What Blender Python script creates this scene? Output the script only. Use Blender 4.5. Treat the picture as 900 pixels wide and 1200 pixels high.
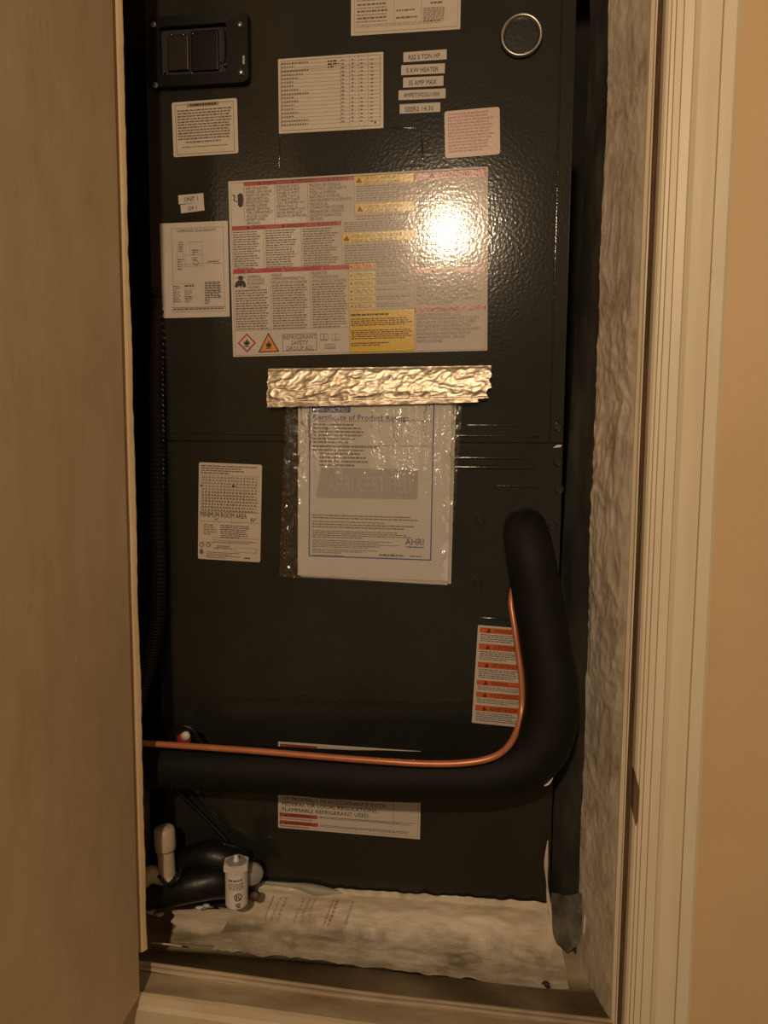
import bpy, bmesh, math, random
from mathutils import Vector, Matrix, noise

for o in list(bpy.data.objects): bpy.data.objects.remove(o)
random.seed(7)
SC = bpy.context.scene
COL = SC.collection

# ------------------------------------------------------------------ camera
FPX = 867.0
PITCH, YAW, ROLL = math.radians(5.608), math.radians(7.504), math.radians(0.378)
CAM = Vector((0, -1.1, 1.5))
ROT = Matrix.Rotation(YAW, 3, 'Z') @ Matrix.Rotation(math.pi/2 - PITCH, 3, 'X') @ Matrix.Rotation(ROLL, 3, 'Z')
cd = bpy.data.cameras.new('camera'); cam = bpy.data.objects.new('camera', cd); COL.objects.link(cam)
cam.matrix_world = Matrix.Translation(CAM) @ ROT.to_4x4()
cd.sensor_fit = 'VERTICAL'; cd.sensor_height = 36.0; cd.lens = FPX/1200*36.0
cd.clip_start = 0.02
SC.camera = cam

# ------------------------------------------------------------------ light
W = bpy.data.worlds.new('hall_ambient'); SC.world = W; W.use_nodes = True
bg = W.node_tree.nodes['Background']; bg.inputs[0].default_value = (1.0, .70, .42, 1); bg.inputs[1].default_value = .15
ld = bpy.data.lights.new('hall_ceiling_lamp', 'POINT'); lamp = bpy.data.objects.new('hall_ceiling_lamp', ld); COL.objects.link(lamp)
lamp.location = (-.167, -2.23, 2.40); ld.energy = 66; ld.color = (1.0, .735, .47); ld.shadow_soft_size = .045
vs = SC.view_settings
vs.view_transform = 'Standard'; vs.look = 'None'; vs.gamma = 1; vs.use_curve_mapping = False; vs.exposure = 0.32

# ------------------------------------------------------------------ helpers
def P(px, py, Y):
    """world point on the plane Y=const seen at a photo pixel (survey of the photograph)"""
    d = ROT @ Vector(((px-450)/FPX, -(py-600)/FPX, -1))
    k = (Y - CAM.y)/d.y
    return CAM + d*k

class NT:
    def __init__(s, name):
        s.m = bpy.data.materials.new(name); s.m.use_nodes = True; s.t = s.m.node_tree; s.n = s.t.nodes; s.l = s.t.links
        s.b = s.n['Principled BSDF']; s.out = s.n['Material Output']
    def new(s, typ, **kw):
        n = s.n.new(typ)
        for k, v in kw.items(): setattr(n, k, v)
        return n
    def pos(s):
        g = s.new('ShaderNodeNewGeometry'); return g.outputs['Position']
    def noise(s, scale, detail=3, rough=.5, vec=None, stretch=None):
        n = s.new('ShaderNodeTexNoise'); n.inputs['Scale'].default_value = scale; n.inputs['Detail'].default_value = detail; n.inputs['Roughness'].default_value = rough
        v = vec or s.pos()
        if stretch:
            mp = s.new('ShaderNodeMapping'); mp.inputs['Scale'].default_value = stretch; s.l.new(v, mp.inputs['Vector']); v = mp.outputs[0]
        s.l.new(v, n.inputs['Vector']); return n.outputs['Fac']
    def ramp(s, fac, stops):
        r = s.new('ShaderNodeValToRGB'); e = r.color_ramp.elements
        while len(e) < len(stops): e.new(.5)
        for i, (p, c) in enumerate(stops): e[i].position = p; e[i].color = (*c, 1)
        s.l.new(fac, r.inputs[0]); return r.outputs[0]
    def bump(s, h, dist, strength=1.0):
        b = s.new('ShaderNodeBump'); b.inputs['Strength'].default_value = strength; b.inputs['Distance'].default_value = dist
        s.l.new(h, b.inputs['Height']); s.l.new(b.outputs[0], s.b.inputs['Normal']); return b
    def set(s, col=None, rough=.5, metal=0, spec=.5, coat=0):
        if col is not None:
            if isinstance(col, tuple): s.b.inputs['Base Color'].default_value = (*col, 1)
            else: s.l.new(col, s.b.inputs['Base Color'])
        s.b.inputs['Roughness'].default_value = rough; s.b.inputs['Metallic'].default_value = metal
        s.b.inputs['Specular IOR Level'].default_value = spec; s.b.inputs['Coat Weight'].default_value = coat
        return s

def mottled(name, a, b, scale=20, rough=.6, bumpd=0, bscale=60, stretch=None, lo=.35, hi=.65, metal=0, spec=.5, detail=4):
    t = NT(name); f = t.noise(scale, detail, .6, stretch=stretch)
    t.set(t.ramp(f, [(lo, a), (hi, b)]), rough, metal, spec)
    if bumpd: t.bump(t.noise(bscale, 3), bumpd)
    return t.m

def peel(name, col, rough=.11, spec=.5, dist=.00013):
    """painted or printed skin over the orange-peel steel"""
    t = NT(name)
    if isinstance(col[0], tuple): c = t.ramp(t.noise(9, 4), [(.35, col[0]), (.65, col[1])])
    else: c = t.ramp(t.noise(30, 2), [(.3, tuple(v*.93 for v in col)), (.7, col)])
    t.set(c, rough, 0, spec); t.bump(t.noise(210, 1.5), dist); return t.m

M = {}
M['steel'] = peel('grey_painted_steel', ((.0185, .0180, .0140), (.0235, .0230, .0180)), .12, .55, .00019)
M['steel_dark'] = peel('black_moulded_plastic', (.004, .004, .0035), .3, .4)
M['label_white'] = peel('label_paper_white', (.62, .56, .50), .11, .5)
M['label_cream'] = peel('label_paper_cream', (.62, .54, .44), .3, .4)
M['label_pink'] = peel('label_paper_pink', (.62, .46, .39), .35, .4)
M['ink'] = peel('ink_black', (.03, .026, .022), .3, .4)
M['ink_soft'] = peel('ink_small_print', (.17, .14, .12), .3, .4)
M['ink_pale'] = peel('ink_pale_print', (.33, .27, .22), .3, .4)
M['ink_red'] = peel('ink_red', (.40, .075, .05), .25, .5)
M['ink_crimson'] = peel('ink_crimson', (.45, .03, .06), .25, .5)
M['ink_orange'] = peel('ink_orange', (.62, .13, .035), .25, .5)
M['ink_amber'] = peel('ink_amber', (.68, .30, .07), .25, .5)
M['ink_yellow'] = peel('ink_yellow', (.66, .44, .045), .25, .5)
M['ink_pale_yellow'] = peel('ink_pale_yellow', (.62, .48, .19), .25, .5)
M['ink_brown'] = peel('ink_brown', (.13, .03, .02), .3, .4)
M['ink_pinkline'] = peel('ink_pink_print', (.42, .24, .19), .35, .4)
M['screw'] = mottled('zinc_screw', (.45, .43, .40), (.65, .62, .58), 200, .3, metal=1)
M['chrome'] = mottled('steel_ring', (.30, .29, .27), (.42, .40, .37), 90, .3, metal=1)
M['chip'] = mottled('bare_metal_chip', (.6, .58, .54), (.8, .78, .74), 300, .4)
M['black'] = mottled('hole_black', (.002, .002, .002), (.004, .004, .004), 40, .6)
M['foam'] = mottled('black_foam_rubber', (.0055, .0050, .0042), (.0085, .0075, .006), 30, .62, .0006, 500, spec=.25)
M['rubber'] = mottled('black_rubber', (.005, .005, .0045), (.008, .0075, .007), 25, .38, .0005, 120, spec=.4)
M['copper'] = mottled('copper_jacket', (.54, .20, .095), (.66, .26, .13), 25, .34, metal=.35, spec=.5)
M['conduit'] = mottled('dark_conduit', (.012, .008, .006), (.018, .012, .009), 40, .45)
M['pvc'] = mottled('cream_pvc', (.52, .43, .29), (.60, .50, .35), 30, .45)
M['pvc_dark'] = mottled('brown_pipe', (.09, .05, .03), (.13, .075, .045), 30, .55)
M['white_plastic'] = mottled('white_plastic', (.68, .63, .57), (.74, .69, .63), 50, .35)
M['grey_plastic'] = mottled('grey_plastic', (.33, .31, .29), (.38, .36, .33), 50, .35)
M['paper'] = mottled('white_paper', (.66, .62, .57), (.70, .66, .61), 12, .7)
M['paper_edge'] = mottled('paper_sheet', (.60, .55, .48), (.66, .61, .54), 12, .7)
M['p_ink'] = mottled('print_black', (.20, .17, .15), (.24, .20, .18), 90, .7)
M['p_blue'] = mottled('print_blue', (.07, .12, .36), (.09, .15, .42), 60, .7)
M['p_violet'] = mottled('print_violet', (.10, .08, .28), (.12, .10, .32), 60, .7)
M['p_grey'] = mottled('print_grey', (.44, .42, .39), (.47, .45, .42), 60, .7)
M['p_greyer'] = mottled('print_pale_letter', (.53, .50, .46), (.56, .53, .49), 60, .7)
M['wall'] = mottled('tan_wall_paint', (.68, .485, .26), (.77, .56, .32), 3.5, .55, .0004, 60, detail=5, lo=.3, hi=.7)
M['brown_wood'] = mottled('bare_brown_wood', (.10, .055, .028), (.20, .12, .07), 30, .7, .0008, 80, stretch=(6, 6, .6))
M['dirt'] = mottled('dark_debris', (.03, .02, .012), (.10, .07, .04), 60, .8)
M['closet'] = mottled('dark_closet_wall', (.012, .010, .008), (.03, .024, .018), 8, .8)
M['hall_floor'] = mottled('hall_floor_wood', (.16, .09, .045), (.24, .14, .07), 6, .4, stretch=(1, 8, 1))

def painted(name, a, b, dirt, streak=(8, 8, .7), rough=.42):
    t = NT(name); base = t.ramp(t.noise(7, 5, .6, stretch=streak), [(.3, a), (.7, b)])
    d = t.ramp(t.noise(26, 6, .7), [(.66, (0, 0, 0)), (.78, (1, 1, 1))])
    mx = t.new('ShaderNodeMix', data_type='RGBA'); t.l.new(d, mx.inputs[0]); t.l.new(base, mx.inputs[6]); mx.inputs[7].default_value = (*dirt, 1)
    t.set(mx.outputs[2], rough); t.bump(t.noise(14, 4, .6, stretch=(1, 1, .25)), .0012); return t.m
M['casing'] = painted('cream_gloss_paint', (.80, .69, .50), (.86, .76, .57), (.50, .39, .25))
M['door'] = painted('door_tan_paint', (.68, .505, .295), (.77, .59, .365), (.54, .385, .22), (3, 3, 1.5), .5)
M['sill'] = painted('dirty_sill_paint', (.28, .205, .125), (.56, .45, .30), (.10, .065, .035), (1, 3, 1), .5)
M['sill_cream'] = painted('cream_sill_paint', (.58, .47, .31), (.68, .56, .39), (.30, .21, .12), (1, 3, 1), .5)

def mastic(name, a, b, dirt, lo, hi, rough=.35):
    t = NT(name); base = t.ramp(t.noise(16, 6, .65), [(.32, a), (.68, b)])
    d = t.ramp(t.noise(11, 6, .7), [(lo, (0, 0, 0)), (hi, (1, 1, 1))])
    mx = t.new('ShaderNodeMix', data_type='RGBA'); t.l.new(d, mx.inputs[0]); t.l.new(base, mx.inputs[6]); mx.inputs[7].default_value = (*dirt, 1)
    t.set(mx.outputs[2], rough); t.bump(t.noise(90, 4, .6), .0012); return t.m
M['mastic'] = mastic('grey_white_mastic', (.50, .43, .34), (.68, .60, .49), (.32, .24, .15), .54, .70)
M['mastic_sill'] = mastic('white_mastic', (.60, .54, .45), (.78, .72, .62), (.42, .33, .23), .58, .74, .45)
def mastic_bed_mat():
    t = NT('brushed_mastic'); base = t.ramp(t.noise(14, 6, .65, stretch=(.5, 2.2, 1)), [(.30, (.48, .38, .25)), (.5, (.64, .54, .40)), (.68, (.76, .67, .52))])
    stain = t.ramp(t.noise(18, 6, .7, stretch=(.6, 2, 1)), [(.35, (.17, .13, .075)), (.65, (.40, .35, .25))])
    at = t.new('ShaderNodeAttribute'); at.attribute_name = 'wear'; ad = t.new('ShaderNodeMath', operation='ADD'); t.l.new(at.outputs['Fac'], ad.inputs[0]); t.l.new(t.noise(22, 5, .7), ad.inputs[1])
    d = t.ramp(ad.outputs[0], [(.62, (0, 0, 0)), (1.0, (1, 1, 1))])
    mx = t.new('ShaderNodeMix', data_type='RGBA'); t.l.new(d, mx.inputs[0]); t.l.new(base, mx.inputs[6]); t.l.new(stain, mx.inputs[7])
    t.set(mx.outputs[2], .45); t.bump(t.noise(60, 5, .65, stretch=(.4, 2, 1)), .0018); return t.m
M['mastic_sill'] = mastic_bed_mat()
M['mastic_green'] = mastic('grey_green_mastic', (.30, .29, .22), (.44, .42, .34), (.2, .16, .1), .6, .75, .5)
M['darkstrip'] = mottled('dark_tape', (.030, .028, .025), (.075, .070, .062), 14, .34, .0016, 30, stretch=(1, 1, .4), spec=.5)
def foil():
    t = NT('crinkled_foil'); t.set(t.ramp(t.noise(20, 4), [(.3, (.44, .365, .28)), (.7, (.57, .485, .385))]), .40, 1.0)
    t.bump(t.noise(75, 3, .55, stretch=(.6, 1, 1.1)), .0010); return t.m
M['foil'] = foil()
def film():
    t = NT('clear_plastic_film'); t.set((.8, .78, .74), .08, 0, .5)
    g = t.new('ShaderNodeBsdfGlossy'); g.inputs['Roughness'].default_value = .09; g.inputs['Color'].default_value = (1, 1, 1, 1)
    tr = t.new('ShaderNodeBsdfTransparent'); tr.inputs['Color'].default_value = (.96, .96, .95, 1)
    lw = t.new('ShaderNodeFresnel'); lw.inputs['IOR'].default_value = 1.5
    n = t.noise(150, 3, .6); bp = t.new('ShaderNodeBump'); bp.inputs['Distance'].default_value = .0042
    streak = t.ramp(t.noise(75, 2, .5, stretch=(1, 1, .10)), [(.42, (.05, .05, .05)), (.53, (1, 1, 1))])
    sx = t.new('ShaderNodeSeparateXYZ'); t.l.new(t.pos(), sx.inputs[0]); mr = t.new('ShaderNodeMapRange'); t.l.new(sx.outputs[2], mr.inputs[0])
    mr.inputs[1].default_value = 1.40; mr.inputs[2].default_value = 1.52; mr.inputs[3].default_value = .12; mr.inputs[4].default_value = 1.0
    mu = t.new('ShaderNodeMath', operation='MULTIPLY'); t.l.new(streak, mu.inputs[0]); t.l.new(mr.outputs[0], mu.inputs[1]); t.l.new(mu.outputs[0], bp.inputs['Strength']); t.l.new(n, bp.inputs['Height'])
    t.l.new(bp.outputs[0], g.inputs['Normal']); t.l.new(bp.outputs[0], lw.inputs['Normal'])
    ma = t.new('ShaderNodeMath', operation='MULTIPLY_ADD'); ma.inputs[1].default_value = 1.8; ma.inputs[2].default_value = .03; t.l.new(lw.outputs[0], ma.inputs[0])
    mx = t.new('ShaderNodeMixShader'); t.l.new(ma.outputs[0], mx.inputs[0]); t.l.new(tr.outputs[0], mx.inputs[1]); t.l.new(g.outputs[0], mx.inputs[2])
    t.l.new(mx.outputs[0], t.out.inputs['Surface']); return t.m
M['film'] = film()

def tag(o, label=None, cat=None, group=None, kind=None):
    if label: o['label'] = label
    if cat: o['category'] = cat
    if group: o['group'] = group
    if kind: o['kind'] = kind
    return o
def empty(name, loc):
    o = bpy.data.objects.new(name, None); o.empty_display_size = .05; o.location = loc; COL.objects.link(o); o['_w'] = tuple(loc); return o
def origin(o): return Vector(o['_w']) if o is not None else Vector((0, 0, 0))
ORG = {}
def mk(name, verts, faces, mat, parent=None, smooth=False, at=None):
    """one mesh object from world-space geometry; at = its origin"""
    base = Vector(at) if at is not None else (ORG.get(parent.name, Vector()) if parent else (sum((Vector(v) for v in verts), Vector())/max(1, len(verts))))
    if parent is None and at is None: base.z = min(v[2] for v in verts)
    me = bpy.data.meshes.new(name); me.from_pydata([Vector(v)-base for v in verts], [], faces); me.update()
    if smooth: me.polygons.foreach_set('use_smooth', [True]*len(me.polygons))
    me.materials.append(M[mat] if isinstance(mat, str) else mat)
    o = bpy.data.objects.new(name, me); COL.objects.link(o)
    if parent: o.parent = parent; o.location = base - ORG.get(parent.name, Vector())
    else: o.location = base
    ORG[o.name] = base
    return o
def root(name, loc, label, cat, group=None):
    o = bpy.data.objects.new(name, None); o.empty_display_size = .05; o.location = loc; COL.objects.link(o); ORG[o.name] = Vector(loc)
    return tag(o, label, cat, group)

def bm_out(bm):
    bmesh.ops.recalc_face_normals(bm, faces=bm.faces); bm.verts.index_update()
    v = [x.co.copy() for x in bm.verts]; f = [[q.index for q in p.verts] for p in bm.faces]; bm.free(); return v, f
def box(x0, x1, y0, y1, z0, z1, bev=0, seg=2):
    bm = bmesh.new(); bmesh.ops.create_cube(bm, size=1, matrix=Matrix.Translation(((x0+x1)/2, (y0+y1)/2, (z0+z1)/2)) @ Matrix.Diagonal((x1-x0, y1-y0, z1-z0, 1)))
    if bev: bmesh.ops.bevel(bm, geom=bm.edges[:], offset=bev, segments=seg, affect='EDGES', profile=.6)
    return bm_out(bm)
def prism(poly, y0, y1):
    """poly (x,z) points, extruded between y0 (front) and y1"""
    n = len(poly); v = [(x, y0, z) for x, z in poly] + [(x, y1, z) for x, z in poly]
    f = [list(range(n)), list(range(2*n-1, n-1, -1))] + [[i, i+n, (i+1) % n+n, (i+1) % n] for i in range(n)]
    bm = bmesh.new(); vs_ = [bm.verts.new(p) for p in v]
    for q in f: bm.faces.new([vs_[i] for i in q])
    return bm_out(bm)
def smooth_path(pts, sub=8):
    out = []; n = len(pts)
    for i in range(n-1):
        p0, p1, p2, p3 = pts[max(0, i-1)], pts[i], pts[i+1], pts[min(n-1, i+2)]
        for k in range(sub):
            t = k/sub
            out.append(.5*((2*p1) + (p2-p0)*t + (2*p0-5*p1+4*p2-p3)*t*t + (3*p1-p0-3*p2+p3)*t**3))
    out.append(pts[-1]); return out
def tube(pts, rad, seg=16, sub=8, cap=True, jitter=0):
    """pts Vector list, rad float or list per control point"""
    rads = rad if isinstance(rad, list) else [rad]*len(pts)
    q = smooth_path([Vector((*p, r)) if False else p.to_4d() for p in []], sub) if False else None
    pp = smooth_path(pts, sub); rr = smooth_path([Vector((r, 0, 0)) for r in rads], sub)
    v, f = [], []; up = None
    for i, p in enumerate(pp):
        t = (pp[min(i+1, len(pp)-1)] - pp[max(i-1, 0)]).normalized()
        if up is None: up = t.orthogonal().normalized()
        up = (up - t*up.dot(t)).normalized(); s = t.cross(up)
        for k in range(seg):
            a = 2*math.pi*k/seg; d = up*math.cos(a) + s*math.sin(a); r = rr[i].x
            if jitter: r *= 1 + jitter*noise.noise((p + d*r)*18)
            v.append(p + d*r)
    for i in range(len(pp)-1):
        for k in range(seg): a, b = i*seg+k, i*seg+(k+1) % seg; f.append([a, b, b+seg, a+seg])
    if cap: f.append(list(range(seg-1, -1, -1))); f.append(list(range(len(v)-seg, len(v))))
    return v, f
def lathe(prof, c, seg=24, axis='Z', tilt=None):
    """prof list of (r,h) revolved about axis through c"""
    v, f = [], []
    for r, h in prof:
        for k in range(seg):
            a = 2*math.pi*k/seg; p = Vector((r*math.cos(a), r*math.sin(a), h))
            if axis == 'Y': p = Vector((p.x, -p.z, p.y))
            if axis == 'X': p = Vector((p.z, p.x, p.y))
            if tilt: p = tilt @ p
            v.append(p + Vector(c))
    for i in range(len(prof)-1):
        for k in range(seg): a, b = i*seg+k, i*seg+(k+1) % seg; f.append([a, b, b+seg, a+seg])
    if prof[0][0] < .001: f.append(list(range(seg-1, -1, -1))); f.append(list(range(len(v)-seg, len(v))))
    bm = bmesh.new(); vs_ = [bm.verts.new(p) for p in v]
    for q in f:
        try: bm.faces.new([vs_[i] for i in q])
        except ValueError: pass
    bmesh.ops.remove_doubles(bm, verts=bm.verts, dist=1e-6)
    return bm_out(bm)
def joinvf(*parts):
    v, f = [], []
    for a, b in parts:
        n = len(v); v += list(a); f += [[i+n for i in q] for q in b]
    return v, f
def grid(fn, nu, nv):
    v = [fn(i/nu, j/nv) for j in range(nv+1) for i in range(nu+1)]
    f = [[j*(nu+1)+i, j*(nu+1)+i+1, (j+1)*(nu+1)+i+1, (j+1)*(nu+1)+i] for j in range(nv) for i in range(nu)]
    return v, f

# ------------------------------------------------------------------ the setting
YC = -.17                                   # front of the door casing
UL, UR = P(180, 500, 0).x, .1160            # unit sides
SEAM = P(450, 519, 0).z
UB = .7816; UT = 2.20
WX = .199                                   # inner edge of right casing
WY = -.150                                  # face of hall wall

def wall_with_hole():
    hx0, hx1, hz0, hz1 = -.53, WX+.02, .70, 2.44
    return joinvf(box(-1.6, hx0, WY, -.03, 0, 2.6), box(hx1, 1.7, WY, -.03, 0, 2.6), box(hx0, hx1, WY, -.03, 0, hz0-.015), box(hx0, hx1, WY, -.03, hz1, 2.6))
tag(mk('wall_front', *wall_with_hole(), 'wall', at=(0, WY, 0)), 'tan painted hall wall around the closet opening', kind='structure')
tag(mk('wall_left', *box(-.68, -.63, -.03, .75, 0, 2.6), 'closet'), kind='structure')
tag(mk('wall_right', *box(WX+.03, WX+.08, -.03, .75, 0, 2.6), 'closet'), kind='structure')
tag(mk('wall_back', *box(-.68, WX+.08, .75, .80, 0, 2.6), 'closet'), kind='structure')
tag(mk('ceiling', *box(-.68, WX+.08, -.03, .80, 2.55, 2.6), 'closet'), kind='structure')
tag(mk('floor', *box(-1.6, 1.7, -3.2, -.03, -.05, 0), 'hall_floor'), kind='structure')
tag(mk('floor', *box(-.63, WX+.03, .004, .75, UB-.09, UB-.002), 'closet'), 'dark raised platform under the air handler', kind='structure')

# right casing: a stepped moulding profile run up the wall
cw = P(848, 400, YC).x - WX
prof = [(0, 0), (0, .012), (.03, .0150), (.065, .0150), (.072, .0125), (.078, .0160), (.125, .0165), (.132, .0140), (.138, .0175), (.225, .0180), (.232, .0150), (.240, .0185),
        (.37, .0200), (.378, .0165), (.388, .0190), (.48, .0150), (.60, .0150), (.70, .0190), (.742, .0205), (.750, .0170), (.760, .0215), (.93, .0225), (.985, .0200), (1.0, .0150), (1.0, 0)]
def run_profile(pr, x0, w, z0, z1, nz=40, wob=.0006):
    v, f = [], []; n = len(pr)
    for j in range(nz+1):
        z = z0 + (z1-z0)*j/nz
        for u, d in pr:
            v.append((x0 + w*u + wob*noise.noise((u*3, z*3, 0)), WY - d*1.25 + wob*noise.noise((u*3+9, z*4, 3)), z))
    for j in range(nz):
        for i in range(n-1): a = j*n+i; f.append([a, a+1, a+n+1, a+n])
    return v, f
c1 = tag(mk('trim_1', *run_profile(prof, WX, cw, .45, 2.50), 'casing'), 'cream moulded door casing running up the right side', kind='structure')
# worn latch chip on the inner edge of the casing
a = P(746, 935, YC); hz = .036
mk('latch_chip', *prism([(WX-.0015, a.z+hz), (WX+.0035, a.z+hz*.55), (WX+.006, a.z+hz*.3), (WX+.005, a.z-hz*.75), (WX+.003, a.z-hz), (WX-.0015, a.z-hz*.4)], YC-.003, YC+.012), 'brown_wood', c1)

# right jamb: stop bead and bare-wood rebate between mastic and casing
ZB, ZT = .715, 2.44
J = lambda px, Y: (P(px, 400, Y).x, Y)
m0, m1 = J(702, -.030), J(746, -.118)
stop = [(m1[0]-.001, m1[1]+.01), (m1[0]+.001, m1[1]-.004), (m1[0]+.0045, m1[1]-.008), (m1[0]+.0050, m1[1]-.014), (m1[0]+.0068, m1[1]-.014)]
def runz(sec, z0, z1, nz=50, wob=.0008):
    v, f = [], []; n = len(sec)
    for j in range(nz+1):
        z = z0+(z1-z0)*j/nz
        for i, (x, y) in enumerate(sec): v.append((x + wob*noise.noise((i*2.3, z*5, 1)), y + wob*noise.noise((i*1.7, z*5, 7)), z))
    for j in range(nz):
        for i in range(n-1): a = j*n+i; f.append([a, a+1, a+n+1, a+n])
    return v, f
tag(mk('trim_2', *runz(stop + [(m1[0]+.02, m1[1]-.010), (m1[0]+.02, m1[1]+.01)], ZB-.02, ZT), 'casing'), 'thin cream stop bead beside the right jamb', kind='structure')
wood = [(m1[0]+.0066, m1[1]-.008), (m1[0]+.0066, m1[1]-.020), (m1[0]+.0095, m1[1]-.026), (m1[0]+.0100, m1[1]-.034), (WX+.003, YC+.012), (WX+.003, YC+.05)]
tag(mk('trim_3', *runz(wood, ZB-.02, ZT), 'brown_wood'), 'bare brown wood rebate inside the right casing', kind='structure')

# sealed jamb: thick brushed mastic
def ridged(p, s=1.0):
    a = noise.noise(p*7)*.5; q = Vector((p.x*34+a*3, p.y*34, p.z*15+a*5))
    r = 1-abs(noise.noise(q)); q2 = Vector((p.x*80+a*6, p.y*80, p.z*50+a*9)); r2 = 1-abs(noise.noise(q2))
    return s*(r*r*.0034 + r2*r2*.0022)
sec = [(m0[0]-.010, .012), (m0[0]-.004, -.012), (m0[0], -.03), ((m0[0]*.65+m1[0]*.35), -.058), ((m0[0]*.3+m1[0]*.7), -.090), (m1[0]+.002, -.120)]
def sec_at(sc, u):
    k = u*(len(sc)-1); i = min(int(k), len(sc)-2); t = k-i
    return Vector((sc[i][0]*(1-t)+sc[i+1][0]*t, sc[i][1]*(1-t)+sc[i+1][1]*t, 0))
def jamb_fn(u, v):
    z = ZB-.03 + (ZT-ZB+.03)*v; p = sec_at(sec[2:], u); p.z = z
    amp = .45 + .75*math.exp(-((z-1.42)/.28)**2)
    edge = min(1, (1-u)*6)
    d = ridged(p, amp)*edge
    w = .004*noise.noise(Vector((3, u, z*7)))*(1-u)
    return p + Vector((-.85, -.5, 0))*d + Vector((w, 0, 0))
tag(mk('mastic_jamb', *grid(jamb_fn, 46, 640), 'mastic', smooth=True), 'wrinkled grey-white mastic coat brushed down the right jamb', 'sealant')
def strip_fn(u, v):
    z = ZB-.01 + (ZT-ZB)*v
    xb = UR+.006+.016*max(0, min(1, (z-1.35)/.5)); a = Vector((xb, .03, z)); b = Vector((m0[0]+.002, -.026, z))
    p = a.lerp(b, u); d = noise.noise(p*22)*.003 + noise.noise(Vector((p.x*60, p.y*60, p.z*12)))*.002
    return p + Vector((-.7, -.5, 0))*d
tag(mk('sealing_tape', *grid(strip_fn, 14, 300), 'darkstrip', smooth=True), 'dark grey tape strip closing the gap right of the cabinet', 'tape')

# sill: dirty board, small lip, cream front casing
def sill_line(pts, Y): return [P(x, y, Y) for x, y in pts]
def interp(line, x):
    for a, b in zip(line, line[1:]):
        if x <= b.x or b is line[-1]: return a.lerp(b, (x-a.x)/(b.x-a.x))
LA = sill_line([(120, 1094), (640, 1132)], -.050)
LB = sill_line([(156, 1108), (420, 1131), (700, 1162)], -.082)
LC = sill_line([(156, 1127), (420, 1163), (720, 1197)], -.120)
LC2 = sill_line([(156, 1133), (420, 1169), (720, 1203)], -.124)
LD = sill_line([(156, 1161), (420, 1197), (720, 1236)], -.168)
X0, X1 = -.535, m1[0]+.012
def strip_between(rows, n=90, wob=.0012):
    v, f = [], []
    for j, (ln, dz) in enumerate(rows):
        for i in range(n+1):
            x = X0+(X1-X0)*i/n; p = interp(ln, x).copy() if not isinstance(ln, tuple) else None
            p.x = x; p.z += dz + wob*noise.noise(Vector((x*14, j*3.1, 2))); p.y += wob*noise.noise(Vector((x*10, j*2.1, 8))); v.append(p)
    m = n+1
    for j in range(len(rows)-1):
        for i in range(n): f.append([j*m+i, (j+1)*m+i, (j+1)*m+i+1, j*m+i+1])
    return v, f
back = [Vector((X0, .01, .735)), Vector((X1, .01, .735))]
tag(mk('trim_4', *strip_between([(back, 0), (LA, -.012), (LB, -.008), (LB, -.004), (LC, .0), (LC, .0015), (LC2, -.0035)]), 'sill', smooth=True), 'dirty brown painted sill board below the cabinet', kind='structure')
lip = [(LC2, -.004), (LC2, -.006), (LD, -.0045), (LD, 0)]
tag(mk('trim_5', *strip_between(lip), 'sill'), 'worn brown flat of the sill in front of the lip', kind='structure')
front = [Vector((p.x, YC-.004, p.z)) for p in LD]
low = [Vector((p.x, YC-.006, p.z-.012)) for p in LD]; low2 = [Vector((p.x, YC-.0035, p.z-.014)) for p in LD]; low3 = [Vector((p.x, YC-.009, p.z-.019)) for p in LD]; low4 = [Vector((p.x, YC-.010, p.z-.10)) for p in LD]
def lipbead():
    l = [interp(LC, X0+(X1-X0)*i/40)+Vector((0, -.001, .0005)) for i in range(41)]
    for i, p in enumerate(l): p.x = X0+(X1-X0)*i/40
    return tube(l, .0032, 10, 3, jitter=.12)
tag(mk('trim_8', *lipbead(), 'sill', smooth=True), 'thin rounded lip running along the sill', kind='structure')
X0s = X0; X0 = -.60
tag(mk('trim_6', *strip_between([(LD, .0005), (front, -.001), (low, 0), (low2, 0), (low3, 0), (low4, 0)], wob=.0007), 'sill_cream'), 'cream bottom casing below the closet opening', kind='structure')
X0 = X0s

# left jamb edge and the open door
jx = P(161, 600, -.155).x; dx = P(151, 600, YC).x
jb = P(158, 1103, -.150).z
def jl(u, v):
    z = jb-.004+(ZT-jb)*v; s = [(-.535, -.156), (dx-.002, -.166), (jx-.004, -.164), (jx-.0005, -.158), (jx-.038, -.10), (jx-.075, -.05)]
    p = sec_at(s, u); p.z = z; w = .0016*noise.noise(Vector((1, u*2, z*9)))+.0007*noise.noise(Vector((5, u*3, z*60)))
    return p+Vector((w, w, 0))
tag(mk('trim_7', *grid(jl, 20, 260), 'door', smooth=True), 'worn tan edge of the left jamb beside the open door', kind='structure')
DB = P(153, 1163, YC).z
def door():
    bm = bmesh.new()
    x0, x1, y0, y1, z0, z1 = dx-.036, dx, YC-.60, YC-.004, DB, 2.44
    bmesh.ops.create_cube(bm, size=1, matrix=Matrix.Translation(((x0+x1)/2, (y0+y1)/2, (z0+z1)/2)) @ Matrix.Diagonal((x1-x0, y1-y0, z1-z0, 1)))
    bmesh.ops.bevel(bm, geom=bm.edges[:], offset=.003, segments=2, affect='EDGES'); return bm_out(bm)
d1 = tag(mk('door_1', *door(), 'door'), 'flat tan closet door standing open on the left', kind='structure')
for z in (1.0, 2.1):
    mk('hinge', *joinvf(lathe([(.0001, -.045), (.005, -.045), (.005, .045), (.0001, .045)], (dx-.040, YC-.002, z), 12), box(dx-.040, dx-.034, YC-.035, YC-.001, z-.045, z+.045)), 'chrome', d1)

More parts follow.
